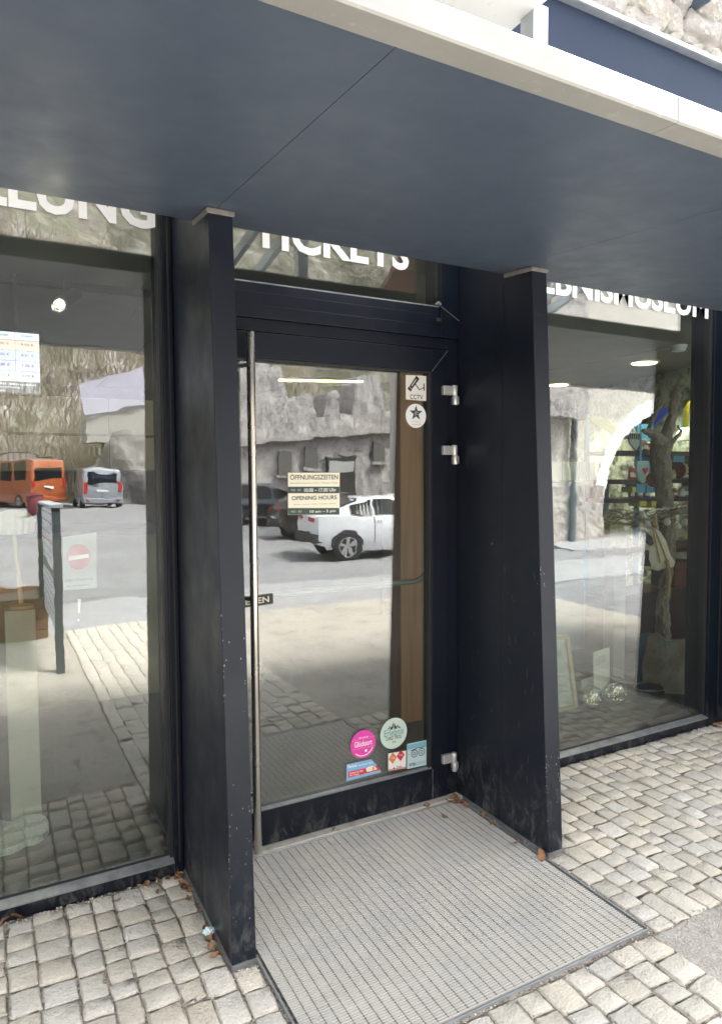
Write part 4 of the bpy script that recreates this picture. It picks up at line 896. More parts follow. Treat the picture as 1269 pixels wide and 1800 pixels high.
for nm, za, zb_ in (('upper_panel', zm + .03, ztop - .03), ('lower_panel', f0.z + (ztop - f0.z) * .26, zm - .03)):
    pn = obj('panel', MB().box((f0.x - .022, f1.y + .031, za), (f0.x + .022, f0.y - .031, zb_)), m_pan, sb)
    for s in (-1, 1):
        xx = f0.x + s * .0235; ya, yb_ = f1.y + .10, f0.y - .10
        for i in range(6):
            z = lerp(zb_, za, (i + .7) / 6.5); q = MB().add([(xx, ya, z), (xx, yb_ - .12 * (i % 3), z), (xx, yb_ - .12 * (i % 3), z + .011), (xx, ya, z + .011)], [(0, 1, 2, 3)]); obj('print_line', q, flat((.10, .14, .24) if i != 3 or nm != 'upper_panel' else (.55, .03, .05)), pn, fix=False)
obj('rail', MB().box((f0.x - .026, f1.y + .031, zm - .028), (f0.x + .026, f0.y - .031, zm + .028)), m_spost, sb)
pq = ghit(26, 1134); m_wood = pm('planter_wood', (.20, .105, .06), .8, var=(12, (.12, .07, .045), .42, .66, (1, 1, 6)))
pl = thing('wooden_planter', 'brown boarded planter box standing behind the information board', 'planter', (pq.x - .25, pq.y - .4, pq.z))
bx0, bx1, by0, by1, bz = pq.x - .75, pq.x + .30, pq.y - .8, pq.y, pq.z
for i in range(4):
    za = bz + .02 + i * .105
    for s in range(4):
        if s == 0: q = MB().box((bx0, by1 - .03, za), (bx1, by1, za + .1))
        elif s == 1: q = MB().box((bx0, by0, za), (bx1, by0 + .03, za + .1))
        elif s == 2: q = MB().box((bx0, by0 + .0305, za), (bx0 + .03, by1 - .0305, za + .1))
        else: q = MB().box((bx1 - .03, by0 + .0305, za), (bx1, by1 - .0305, za + .1))
        obj('board', q, m_wood, pl, bevel=.003)
obj('soil', MB().box((bx0 + .031, by0 + .031, bz), (bx1 - .031, by1 - .031, bz + .38)), pm('soil', (.07, .05, .035), .95, bump=(30, 1, .03)), pl)
rq = ghit(62, 911); rbn = thing('red_bin', 'small red litter bin in front of the orange van', 'bin', rq)
obj('bin_body', MB().lathe([(.26, 0), (.30, .05), (.32, .85), (.30, .9)], rq, 18), pm('red_enamel', (.13, .015, .022), .5), rbn, smooth=40)
obj('bin_lid', MB().lathe([(.33, .905), (.33, .95), (.2, 1.02), (.02, 1.04)], rq, 18), pm('red_enamel', (.13, .015, .022), .5), rbn, smooth=40)
# ================================================================== rubble wall above the building
m_rub = pm('rubble', (0.42, 0.395, 0.35), .9, var=[(6, (0.27, 0.245, 0.215), .42, .66), (22, (.62, .58, .5), .55, .7), (55, (.2, .175, .15), .6, .72)], bump=[(14, 1, .03), (60, .7, .008)], vary=.14)
sw_ = thing('rubble_wall', 'pale rubble stone wall rising behind the metal coping at the top right', 'wall', (3.4, .75, 3.6))
obj('mortar', MB().box((-3.2, .62, 3.6), (6.0, 1.0, 5.6)), pm('mortar', (.24, .20, .155), .95, var=(20, (.12, .1, .08), .45, .65), bump=(40, 1, .02)), sw_)
def rub(i):
    bmm = bmesh.new(); bmesh.ops.create_icosphere(bmm, subdivisions=3, radius=1); vs = []
    for v in bmm.verts:
        c = v.co; q = Vector([math.copysign(abs(a) ** .55, a) for a in c]); k = .5 + .26 * mnoise.fractal(c * 1.7 + Vector((i * 7.7, 0, 0)), 1, 2, 3)
        vs.append(q * k)
    me = bpy.data.meshes.new('stone'); me.from_pydata(vs, [], [tuple(x.index for x in f.verts) for f in bmm.faces]); bmm.free()
    me.materials.append(m_rub); me.polygons.foreach_set('use_smooth', [True] * len(me.polygons)); return me
rubs = [rub(i) for i in range(9)]; rr_ = random.Random(12); z = 3.86
while z < 5.1:
    h = rr_.uniform(.16, .27); x = -3.1 + rr_.random() * .2
    while x < 5.9:
        w_ = rr_.uniform(.14, .36); o = bpy.data.objects.new('stone', rubs[rr_.randrange(9)]); COL.objects.link(o); o.parent = sw_
        o.location = Vector((x + w_ / 2, .61 + rr_.uniform(-.02, .02), z + h / 2 + rr_.uniform(-.03, .03))) - sw_.location
        o.scale = (w_ * 1.12, .22, h * 1.14); o.rotation_euler = (rr_.uniform(-.1, .1), rr_.uniform(-.4, .4), rr_.uniform(-.15, .15)); x += w_
    z += h
uw = MB(); uw.grid(lambda u, v: (-14 + 30 * u, .72 + .25 * v + mnoise.fractal(Vector((u * 40, v * 12, 0)), 1, 2, 4) * .12 if v < 1 else 3.0, (5.0 + 2.2 * v) if v < 1 else 7.2), 120, 24)
obj('unseen_shade_wall', uw, m_rub, sw_, smooth=40)  # unseen upper wall added to shade the entrance from the sun
obj('unseen_shade_core', MB().box((-14, 1.1, 3.96), (16, 3.0, 7.0)), _mc['mortar'], sw_)  # unseen mass added behind it to block the sun
c = onY(1246, -16, .40)
fl_ = thing('wall_lamp', 'round dark grey fitting on the rubble wall at the top right corner', 'lamp', c)
obj('housing', MB().lathe([(.03, .22), (.055, .2), (.06, .02), (.05, 0), (.01, -.01)], c, 20, 'y'), pm('lamp_grey', (.10, .13, .17), .35, .5), fl_, smooth=40)
obj('bracket', MB().box((c.x - .02, c.y + .2205, c.z - .02), (c.x + .02, c.y + .30, c.z + .02)), m_galv, fl_)

# ================================================================== inside the shop
def lamp(kind, name, loc, power, col=(1, .85, .62), size=.1, rot=None, spot=100, parent=None):
    l = bpy.data.lights.new(name, kind); l.energy = power; l.color = col
    if kind == 'AREA': l.shape = 'RECTANGLE'; l.size = size[0]; l.size_y = size[1]
    else: l.shadow_soft_size = size
    if kind == 'SPOT': l.spot_size = R_(spot); l.spot_blend = .6
    o = bpy.data.objects.new(name, l); COL.objects.link(o); o.location = loc
    if rot: o.rotation_euler = rot
    if parent: o.parent = parent; o.location = Vector(loc) - wloc(parent)
    return o
m_lampw = pm('lamp_warm', (.9, .8, .4), .5, emit=((1.0, .86, .36), 1.6)); m_lampc = pm('lamp_core', (1, .95, .8), .5, emit=((1.0, .93, .72), 3.0))
m_track = pm('track_black', (.02, .02, .022), .5)
# ceiling track with spotlight
ta, tb = onZ(-60, 484, 2.54), onZ(290, 514, 2.54)
tk = thing('track_light', 'black ceiling track with one lit spotlight behind the left window', 'lamp', ((ta + tb) / 2))
obj('track', MB().bar(ta - Vector((.6, 0, 0)) + Vector((0, 0, -.012)), tb + Vector((.4, 0, -.012)), .04, .03), m_track, tk)
sp = onZ(118, 522, 2.44)
obj('stem', MB().box((sp.x - .012, sp.y - .012, 2.44), (sp.x + .012, sp.y + .012, 2.523)), m_track, tk)
hd_ = obj('spot_head', MB().tube([sp + Vector((.05, .05, .03)), sp + Vector((-.035, -.06, -.05))], .034, 14), m_track, tk, smooth=40)
dd = Vector((-.085, -.11, -.08)).normalized(); q = sp + Vector((-.035, -.06, -.05))
obj('lens', MB().tube([q + dd * .001, q + dd * .006], .022, 14), m_lampc, hd_)
lamp('SPOT', 'spotlight', q + dd * .02, 4, (1, .86, .66), .03, dd.to_track_quat('-Z', 'Y').to_euler(), 95, tk)
# linear lamp seen through the door
la, lb = onZ(490, 668, 2.52), onZ(637, 671, 2.52)
ll = thing('linear_lamp', 'lit yellow strip lamp on the shop ceiling seen through the door', 'lamp', (la + lb) / 2)
obj('housing', MB().bar(la + Vector((0, 0, .018)), lb + Vector((0, 0, .018)), .11, .03), m_track, ll); obj('diffuser', MB().bar(la, lb, .10, .006), m_lampw, ll)
lamp('AREA', 'strip_light', (la + lb) / 2 - Vector((0, 0, .02)), .6, (1, .85, .55), (.85, .1), None, 100, ll)
for (u, v), lab in (((1132, 636), 'round lit downlight in the shop ceiling nearest the stone wall'), ((981, 675), 'round lit downlight in the shop ceiling beside the right fin')):
    q = onZ(u, v, 2.548); d_ = thing('downlight', lab, 'lamp', q, group='ceiling downlights')
    obj('rim', MB().lathe([(.115, -.012), (.13, -.008), (.13, .0)], q, 28), m_trim, d_, smooth=40); obj('diffuser', MB().lathe([(.10, -.018), (.108, -.0125)], q, 28), m_lampw, d_)
    lamp('SPOT', 'downlight_beam', q - Vector((0, 0, .03)), 26, (1, .88, .66), .08, (0, 0, 0), 130, d_)
q = onZ(1192, 607, 2.548); sd = obj('smoke_detector', MB().lathe([(.02, -.05), (.05, -.045), (.06, -.02), (.065, 0)], q, 20), m_trim, smooth=40); tag(sd, 'white round smoke detector on the shop ceiling', 'detector')
# price screen
YSC = 1.2; tl = onY(-90, 575, YSC); trp = onY(67, 587, YSC); bpn = onY(75, 693, YSC)
X0s, X1s, Z1s, Z0s = tl.x - .2, trp.x + .005, trp.z, bpn.z
ps = thing('price_screen', 'lit ticket price screen hanging behind the left window', 'screen', ((X0s + X1s) / 2, YSC, Z0s))
obj('casing', MB().box((X0s - .01, YSC + .003, Z0s - .012), (X1s + .01, YSC + .04, Z1s + .012)), m_track, ps, bevel=.003)
for x in (X0s + .1, X1s - .1): obj('hanger', MB().box((x - .008, YSC + .01, Z1s + .0125), (x + .008, YSC + .026, 2.55)), m_track, ps)
def em(n, c, s): return pm('screen_' + n, tuple(q * .1 for q in c), .4, emit=(c, s * .38))
rows = [(0, .13, em('white', (.80, .86, .95), .62)), (.13, .30, em('pink', (.92, .70, .62), .55)), (.30, .47, em('blue', (.55, .62, .95), .6)), (.47, .64, em('violet', (.60, .60, .95), .58)), (.64, .81, em('pale', (.72, .82, .90), .55)), (.81, 1, em('grey', (.16, .16, .20), .5))]
H_ = Z1s - Z0s
for a, b, m in rows: obj('row', MB().add([(X0s, YSC + .002, Z1s - b * H_ + .0008), (X1s, YSC + .002, Z1s - b * H_ + .0008), (X1s, YSC + .002, Z1s - a * H_ - .0008), (X0s, YSC + .002, Z1s - a * H_ - .0008)], [(0, 1, 2, 3)]), m, ps, fix=False)
cw = .108
for i in range(1, 6): x = X1s - cw * i; obj('column_rule', MB().add([(x - .0008, YSC + .0012, Z0s + .19 * H_), (x + .0008, YSC + .0012, Z0s + .19 * H_), (x + .0008, YSC + .0012, Z1s), (x - .0008, YSC + .0012, Z1s)], [(0, 1, 2, 3)]), m_black, ps, fix=False)
words = [('Gruppen', 'Kinder', 'Familie', 'Erw.'), ('9,50 €', '7,00 €', '24,00 €', '11,00 €'), ('8,00 €', '7,00 €', '22,00 €', '10,00 €'), ('7,00 €', '5,00 €', '20,00 €', '9,00 €'), ('5,00 €', '5,10 €', '16,00 €', '7,00 €')]
for r, wd in enumerate(words):
    mb = MB(); zc_ = Z1s - (rows[r][0] + rows[r][1]) / 2 * H_
    for i, s in enumerate(wd): xc_ = X1s - cw * (i + .5); text(mb, s, xc_ - .028, xc_ + .028, zc_ - .004, zc_ + .012, YSC + .0010, .006)
    obj('lettering', mb, m_black, ps, fix=False)
mb = MB()
for i, s in enumerate(('Besuchszeit ca. 90 Minuten', 'Alle Preise inkl. Ausstellung', 'Kombiticket Turm und Museum')): text(mb, s, X1s - .42, X1s - .02 - .07 * i, Z0s + (.13 - .055 * i) * H_, Z0s + (.165 - .055 * i) * H_, YSC + .001, .004)
obj('lettering', mb, em('note', (.8, .85, .9), .6), ps, fix=False)
# cupboards behind the ticket desk
m_beige = pm('beige_front', (.40, .335, .235), .7, var=(3, (.46, .39, .28), .4, .7))
cbd = thing('wall_cupboards', 'beige wall cupboards in two rows behind the ticket desk', 'cupboard', (-.5, 3.2, 1.59))
for za, zb_ in ((1.875, 2.15), (1.595, 1.855)):
    for i in range(4): xa = -1.9 + i * .7; obj('cupboard_door', MB().box((xa, 3.0, za), (xa + .695, 3.02, zb_)), m_beige, cbd, bevel=.002)
    obj('carcass', MB().box((-1.9, 3.0205, za), (.9, 3.5, zb_)), m_beige, cbd)
dk = thing('ticket_desk', 'olive fronted ticket desk with dark top inside the left window', 'desk', (-.6, 2.6, 0.004))
obj('front', MB().box((-2.2, 2.3, .005), (1.0, 2.34, 1.15)), pm('olive_front', (.16, .16, .09), .6), dk); obj('top', MB().box((-2.25, 2.25, 1.1505), (1.05, 2.9, 1.19)), m_track, dk, bevel=.004); obj('end_panel', MB().box((.95, 2.3405, .005), (1.0, 2.85, 1.15)), pm('olive_front', (.16, .16, .09), .6), dk)
# display pillar, lamp and cloud board in the left window
m_cream = pm('cream_laminate', (.48, .47, .38), .55, var=(4, (.43, .42, .34), .4, .7))
a = onZ(21, 1447, .004); b = onZ(69, 1428, .004); zt_ = onY(45, 1072, a.y).z
pil = obj('display_pillar', MB().box((a.x, a.y, .0045), (b.x + .01, a.y + .13, zt_)), m_cream, bevel=.003); tag(pil, 'tall pale cream display pillar inside the left window', 'pillar')
tl_ = thing('tripod_lamp', 'small lamp with wooden leg and white pleated shade on the cream pillar', 'lamp', (a.x + .07, a.y + .06, zt_ + .0005))
obj('foot', MB().lathe([(.05, 0), (.05, .012), (.02, .018)], (a.x + .07, a.y + .06, zt_ + .0005), 18), pm('pale_wood', (.60, .45, .26), .6), tl_, smooth=40)
t1 = Vector((a.x + .05, a.y + .06, onY(25, 935, a.y).z)); obj('leg', MB().tube([(a.x + .07, a.y + .06, zt_ + .015), t1], [.011, .009], 10), pm('pale_wood', (.60, .45, .26), .6), tl_, smooth=40)
mb = MB(); n = 36
for r, h in ((.075, -.01), (.085, .05), (.055, .085), (.02, .095)):
    for k in range(n): rr2 = r * (1 + (.07 if k % 2 else 0)); mb.v.append(t1 + Vector((rr2 * math.cos(2*math.pi*k/n), rr2 * math.sin(2*math.pi*k/n), h)))
for i in range(3):
    for k in range(n): mb.f.append((i*n+k, i*n+(k+1) % n, (i+1)*n+(k+1) % n, (i+1)*n+k))
mb.f.append(tuple(3 * n + k for k in range(n))); obj('shade', mb, pm('white_shade', (.80, .78, .70), .7), tl_)
cl_ = [(-40, 1470), (-10, 1452), (20, 1455), (40, 1446), (65, 1441), (82, 1447), (87, 1460), (82, 1474), (62, 1486), (45, 1490), (30, 1499), (5, 1507), (-40, 1512)]
cp_ = [onZ(u, v, .004) for u, v in cl_]
sm_ = []
for i in range(len(cp_)):
    p0, p1, p2, p3 = cp_[i - 1], cp_[i], cp_[(i + 1) % len(cp_)], cp_[(i + 2) % len(cp_)]
    for t in (0, .25, .5, .75): sm_.append(.5 * ((2 * p1) + (p2 - p0) * t + (2 * p0 - 5 * p1 + 4 * p2 - p3) * t * t + (3 * p1 - p0 - 3 * p2 + p3) * t ** 3))
o = obj('cloud_board', MB().prism([Vector((q.x, q.y, .005)) for q in sm_], (0, 0, .03)), pm('terrazzo', (.60, .64, .54), .6, var=(90, (.40, .45, .38), .5, .62)), bevel=.003); tag(o, 'pale green cloud shaped board lying on the floor of the left window', 'board')
# timber post, back partition and arched door seen through the door glass
po = obj('timber_post', MB().box((onY(704, 900, .92).x, .92, .005), (onY(742, 900, .92).x, 1.03, 2.549)), pm('larch', (.36, .175, .075), .55, var=[(3, (.27, .12, .05), .42, .64, (9, 9, .5)), (.9, (.42, .22, .10), .5, .7)], bump=(60, .1, .003)), bevel=.004); tag(po, 'orange larch post standing just inside the door', 'post')
m_olive = pm('ochre_wall', (.15, .13, .08), .85, var=(2, (.12, .10, .06), .4, .7))
obj('wall_partition', MB().box((onY(688, 800, 3.9).x, 3.9, -.02), (5.0, 4.0, 2.549)), m_olive, kind='structure')
xa, xb = onY(672, 900, 3.85).x, onY(722, 900, 3.85).x; za = onY(703, 700, 3.85).z
n = 12; cx_ = (xa + xb) / 2; rr3 = (xb - xa) / 2
ad = thing('arched_door', 'dark brown arched door in the ochre partition', 'door', (cx_, 3.87, .005))
obj('leaf', MB().prism([(xa, 3.89, .006)] + [(cx_ - rr3 * math.cos(math.pi * k / n), 3.89, za - rr3 + rr3 * math.sin(math.pi * k / n)) for k in range(n + 1)] + [(xb, 3.89, .006)], (0, -.05, 0)), pm('dark_oak', (.055, .032, .026), .6), ad)
obj('knob', MB().lathe([(.01, -.07), (.025, -.05), (.02, 0)], (xb - .1, 3.8395, 1.05), 12, 'y'), m_steel, ad)
# stone wall to the right, shelves
m_iston = pm('green_lit_stone', (.44, .50, .43), .95, var=[(7, (.10, .12, .10), .45, .6), (2.5, (.46, .50, .43), .5, .68)], bump=[(9, 1, .06), (30, .8, .02)])  # green light on the stone is put into its colour
d0 = onZ(1225, 640, 2.549); d1 = onZ(1120, 665, 2.549); dv = (d1 - d0); dv.z = 0; dv.normalize(); nv_ = Vector((-dv.y, dv.x, 0))
def WP(u, v): p_ = d0 - dv * 1.2 + dv * 5.2 * u; z = -.02 + 2.565 * v; e = mnoise.fractal(Vector((p_.x * 4, p_.y * 4, z * 4)), 1, 2, 4) * .05; return p_ + nv_ * e + Vector((0, 0, z - p_.z))
mb = MB().grid(WP, 70, 36); obj('wall_stone', mb, m_iston, smooth=50, kind='structure')
YF = 1.35
sh = thing('shop_shelf', 'dark shelf unit with blue backs against the stone wall in the right window', 'shelf', onY(1180, 900, YF) * 1.0)
sh.location.z = .005
xs0, xs1 = onY(1085, 850, YF).x, onY(1262, 850, YF).x
zsh = [onY(1180, v, YF).z for v in (797, 846, 878, 968, 1040)]
m_shelf = pm('shelf_dark', (.045, .025, .022), .5); m_blue = pm('shelf_blue', (.07, .30, .52), .55)
for z in zsh: obj('shelf_board', MB().box((xs0, YF, z - .018), (xs1, YF + .34, z + .018)), m_shelf, sh, bevel=.002)
for x in (xs0 + .02, (xs0 + xs1) / 2, xs1 - .02): obj('upright', MB().box((x - .02, YF + .3405, .0055), (x + .02, YF + .37, zsh[0] + .35)), m_blue, sh)
obj('blue_back', MB().box((onY(1180, 800, YF).x, YF + .3405, zsh[1] + .02), (onY(1205, 800, YF).x, YF + .36, zsh[0] + .28)), m_blue, sh)
obj('plinth', MB().box((xs0, YF + .02, .0055), (xs1, YF + .34, zsh[4] - .019)), m_shelf, sh)
rsd = random.Random(4)
def W2(u, v, y=YF + .05): return onY(u, v, y)
def smallbox(name, u0, u1, v0, v1, col, lab, y=YF + .03, dep=.12, grp=None):
    a = W2(u0, v1, y); b = W2(u1, v0, y); o = obj(name, MB().box((a.x, y, a.z), (b.x, y + dep, b.z)), pm('toy_%02x%02x%02x' % tuple(int(255 * q) for q in col), col, .5), bevel=.004); return tag(o, lab, 'box', grp)
smallbox('toy_box', 1183, 1204, 798, 812, (.10, .36, .60), 'flat light blue box on the top shelf right of the driftwood'); smallbox('toy_box', 1118, 1134, 848, 866, (.08, .38, .62), 'light blue box with yellow neighbour on the middle shelf'); smallbox('toy_box', 1136, 1152, 852, 866, (.07, .32, .58), 'blue box just left of the driftwood trunk on the middle shelf')
smallbox('toy_box', 1111, 1117.5, 856, 866, (.62, .55, .06), 'small yellow box on the middle shelf'); smallbox('toy_box', 1124, 1136, 881, 890, (.60, .58, .08), 'yellow packet below the middle shelf board', y=YF - .02); smallbox('toy_box', 1145, 1154, 881, 893, (.60, .58, .08), 'upright yellow packet beside the driftwood trunk', y=YF - .02)
smallbox('storage_crate', 1185, 1222, 985, 1035, (.17, .07, .04), 'reddish brown crate on the low shelf', dep=.25); smallbox('storage_crate', 1188, 1222, 948, 966, (.14, .08, .05), 'brown tray of goods on the shelf above the crate', dep=.25)
# toy drum, cup, shield, helmets and feathers
p = W2(1190, 826, 1.45); p.z = zsh[1] + .0985; dr = thing('toy_drum', 'cream toy drum with dark red head on the shelf', 'drum', p)
obj('shell', MB().tube([p + Vector((.0, 0, 0)), p + Vector((.075, .02, 0))], .075, 24), pm('drum_cream', (.62, .52, .32), .6), dr, smooth=40); obj('head', MB().tube([p + Vector((-.035, -.01, 0)), p + Vector((-.0005, 0, 0))], .078, 24), pm('drum_red', (.16, .03, .03), .5), dr, smooth=40)
for k in range(14): a_ = 2 * math.pi * k / 14; q = p + Vector((.073, .02 + .076 * math.cos(a_), .076 * math.sin(a_))); obj('peg', MB().box(q - Vector((.008,) * 3), q + Vector((.008,) * 3)), pm('drum_red', (.16, .03, .03), .5), dr)
p = W2(1155, 843, .95); cu_ = thing('enamel_cup', 'white enamel cup with a green flower hanging on the driftwood', 'cup', p)
obj('bowl', MB().tube([p + Vector((-.045, 0, 0)), p + Vector((.05, .03, 0))], [.062, .066], 24), m_trim, cu_, smooth=40); obj('mouth', MB().tube([p + Vector((-.050, -.002, 0)), p + Vector((-.0455, 0, 0))], .058, 24), pm('cup_inside', (.22, .08, .04), .6), cu_)
fl2 = MB()
for k in range(6): a_ = k * math.pi / 3; fl2.disc(p + Vector((.012 + .016 * math.cos(a_), -.064, .016 * math.sin(a_))), .008, .008, 8)
obj('flower', fl2, pm('flower_green', (.10, .22, .04), .6), cu_, fix=False, kind='stuff'); obj('cord', MB().tube([p + Vector((0, 0, .06)), p + Vector((.01, 0, .16)), p + Vector((.03, .01, .24))], .003, 6), m_trim, cu_)
p = W2(1130, 828, 1.1); sd_ = thing('toy_shield', 'pale blue toy shield with a red heart', 'toy', p)
obj('plate', MB().prism([p + Vector((x, 0, z)) for x, z in ((-.07, .08), (.07, .08), (.075, 0), (.05, -.07), (0, -.10), (-.05, -.07), (-.075, 0))], (0, .02, 0)), pm('shield_blue', (.34, .50, .54), .5), sd_, bevel=.004)
obj('heart', MB().prism([p + Vector((.02 + x, -.006, z)) for x, z in ((0, -.03), (.03, .005), (.028, .022), (.014, .026), (0, .014), (-.014, .026), (-.028, .022), (-.03, .005))], (0, .0055, 0)), pm('heart_red', (.50, .03, .05), .5), sd_)
obj('strap', MB().box((p.x - .035, p.y + .005, p.z + .0805), (p.x - .015, p.y + .012, p.z + .30)), m_blue, sd_)
def feather(p, q, bend, wd, col, lab):
    mb = MB(); n = 26; d = q - p; side = Vector((-d.z, 0, d.x)).normalized(); pts = []
    for i in range(n + 1):
        t = i / n; c = p + d * t + side * bend * math.sin(t * 2.6); w_ = wd * math.sin(math.pi * min(1, .12 + t * .88)) ** .6; j = .72 if i % 2 else 1.0
        pts.append((c - side * w_ * j - d * .03 * (i % 2), c + Vector((0, -.012, 0)), c + side * w_ * j - d * .03 * (i % 2)))
    for a_ in pts: mb.v += list(a_)
    for i in range(n): k = 3 * i; mb.f += [(k, k + 1, k + 4, k + 3), (k + 1, k + 2, k + 5, k + 4)]
    f = thing('feather', lab, 'feather', p); obj('vane', mb, pm('feather_%d' % int(col[2] * 100), col, .7), f, smooth=60, fix=False); obj('shaft', MB().tube([a_[1] + Vector((0, -.003, 0)) for a_ in pts], .003, 5), pm('feather_%d' % int(col[2] * 100), col, .7), f)
def helmet(p, s, lab):
    h = thing('toy_helmet', lab, 'helmet', p); m_ = pm('helmet_grey', (.50, .55, .54), .45)
    dome = [(.10, -.02), (.098, .03), (.085, .07), (.055, .10), (.01, .115)]
    obj('dome', MB().lathe([(r * s, z * s) for r, z in dome], p, 20), m_, h, smooth=50)
    obj('visor', MB().prism([p + Vector((x * s, -.112 * s, z * s)) for x, z in ((-.095, .03), (.095, .03), (.10, -.03), (.02, -.13), (-.06, -.06))], (0, .02, 0)), m_, h, bevel=.003)
    for k in range(5): x = (-.07 + .028 * k) * s; obj('slot', MB().box((p.x + x, p.y - .116 * s, p.z - .03 * s), (p.x + x + .012 * s, p.y - .1125 * s, p.z + .02 * s)), m_black, h)
p = W2(1206, 772, YF + .13); p.z = zsh[0] + .0185 + .124; helmet(p, .95, 'grey toy knight helmet below the yellow feather at the right jamb'); feather(W2(1206, 766, YF + .13), W2(1214, 705, YF + .13), .045, .05, (.56, .52, .02), 'tall yellow feather plume on the helmet at the right jamb')
p = W2(1097, 778, YF + .13); p.z = zsh[0] + .0185 + .124; helmet(p, .95, 'grey toy knight helmet left of the driftwood'); feather(W2(1087, 768, YF + .13), W2(1030, 740, YF + .13), -.05, .055, (.62, .56, .05), 'curved yellow feather plume left of the driftwood'); feather(W2(1145, 748, 1.0), W2(1178, 718, 1.0), .02, .045, (.03, .09, .55), 'blue feather stuck behind the driftwood fork')
# driftwood tree on a bent rusty sheet
YD = .78
def D(u, v, dy=0): return onY(u, v, YD + dy)
m_drift = pm('driftwood', (.26, .215, .165), .9, var=[(10, (.13, .105, .08), .42, .62, (4, 4, 1)), (30, (.38, .33, .27), .56, .7)], bump=[(26, 1, .014), (80, .6, .004)])
dt = thing('driftwood_tree', 'weathered driftwood trunk with forked branches in the right window', 'driftwood', D(1168, 1130))
def limb(nm, pts, rad, par):
    P_ = [D(*q) for q in pts]; fine = []; rf_ = []
    for i in range(len(P_) - 1):
        for k in range(8): t = k / 8; fine.append(P_[i].lerp(P_[i + 1], t)); rf_.append(rad[i] + (rad[i + 1] - rad[i]) * t)
    fine.append(P_[-1]); rf_.append(rad[-1]); mb = MB().tube(fine, rf_, 20)
    for v in mb.v: v += Vector((mnoise.noise(v * 22), mnoise.noise(v * 22 + Vector((5, 0, 0))), mnoise.noise(v * 12 + Vector((0, 9, 0))))) * .017 + Vector((mnoise.noise(v * 60), mnoise.noise(v * 60 + Vector((3, 0, 0))), 0)) * .006
    return obj(nm, mb, m_drift, par, smooth=60)
limb('trunk', [(1170, 1215), (1166, 1128), (1163, 1080), (1168, 1030), (1176, 985), (1172, 930), (1168, 880), (1163, 835), (1160, 800), (1163, 775)], [.06, .05, .05, .042, .042, .058, .062, .066, .07, .075], dt)
limb('branch', [(1162, 790, .02), (1174, 755, .03), (1182, 722, .02), (1187, 695, 0), (1188, 677, 0)], [.055, .042, .03, .03, .016], dt); limb('branch', [(1187, 694), (1194, 688, .01), (1199, 678, .02)], [.022, .014, .006], dt)
limb('branch', [(1160, 782), (1150, 765, -.05), (1138, 756, -.10), (1131, 758, -.12)], [.06, .035, .026, .014], dt); limb('branch', [(1140, 756, -.02), (1152, 725, -.02), (1170, 704, 0)], [.014, .009, .004], dt); limb('branch', [(1166, 786, -.05), (1185, 775, -.10), (1196, 762, -.08), (1192, 748, -.05)], [.022, .014, .011, .006], dt)
YR = .42
rs = [(1139, 1115), (1156, 1113), (1170, 1126), (1192, 1125), (1215, 1123), (1212, 1142), (1212, 1168), (1226, 1183), (1223, 1199), (1220, 1208), (1226, 1222), (1170, 1220), (1160, 1203), (1130, 1199), (1128, 1170)]
r0 = [onY(u, v, YR + (.0 if u > 1165 else .10 * (1165 - u) / 37)) for u, v in rs]
o = obj('rusty_sheet', MB().prism(r0, (.02, .018, 0)), pm('rusted_iron', (.14, .105, .075), .75, .35, var=[(7, (.22, .21, .18), .45, .62), (14, (.26, .13, .05), .58, .68), (40, (.06, .05, .04), .55, .7)], bump=(20, .8, .01)), bevel=.004); tag(o, 'bent rusty iron sheet leaning in front of the driftwood trunk', 'metal sheet')
zb2 = min(q.z for q in r0)
o = obj('display_plinth', MB().box((3.02, .26, .0045), (3.62, 1.3, zb2 - .001)), pm('plinth_dark', (.022, .024, .026), .5), bevel=.004); tag(o, 'low dark display plinth at the right end of the right window', 'plinth')
p = onZ(1143, 1222, zb2); ty = thing('oval_tray', 'black oval metal tray beside the rusty sheet', 'tray', (p.x, p.y, zb2)); mb = MB(); n = 36
mb.v = [Vector((p.x + a_ * r * math.cos(2*math.pi*k/n), p.y + b_ * r * math.sin(2*math.pi*k/n), zb2 + z)) for r, z in ((.11, 0), (.125, .06), (.118, .06), (.104, .006)) for k in range(n) for a_, b_ in ((1.0, .75),)]
mb.f = [(i*n+k, i*n+(k+1) % n, (i+1)*n+(k+1) % n, (i+1)*n+k) for i in range(3) for k in range(n)] + [tuple(3 * n + k for k in range(n)), tuple(range(n))]
obj('tray_body', mb, m_track, ty, smooth=40); obj('rim_wire', MB().tube([Vector((p.x + .1255 * math.cos(2*math.pi*k/n), p.y + .094 * math.sin(2*math.pi*k/n), zb2 + .0605)) for k in range(n + 1)], .003, 6), m_alu, ty)
# cow cloth bag
YB = .66
def blob(pts, y, t, nm, m, par, k=1.0):
    P_ = [onY(u, v, y) for u, v in pts]; c = sum(P_, Vector()) / len(P_); mb = MB(); N = len(P_); rings = 5
    for s in (-1, 1):
        for r in range(rings + 1):
            f = r / rings
            for q in P_: e = mnoise.noise(q * 14 + Vector((r * .6, s, 0))) * .010 * (1 - f); mb.v.append(c + (q - c) * (1 - f * .98) + Vector((0, s * t * math.sin(f * math.pi / 2) + e, 0)))
    for s in range(2):
        o = s * (rings + 1) * N
        for r in range(rings):
            for i in range(N): j = (i + 1) % N; mb.f.append((o + r*N + i, o + r*N + j, o + (r+1)*N + j, o + (r+1)*N + i))
    bmw = (rings + 1) * N
    for i in range(N): j = (i + 1) % N; mb.f.append((i, j, bmw + j, bmw + i))
    return obj(nm, mb, m, par, smooth=70)
m_cow = pm('cow_cloth', (.62, .57, .45), .9, var=(9, (.5, .46, .36), .4, .7), bump=(16, .6, .012)); m_cowb = pm('cow_black', (.018, .018, .022), .9)
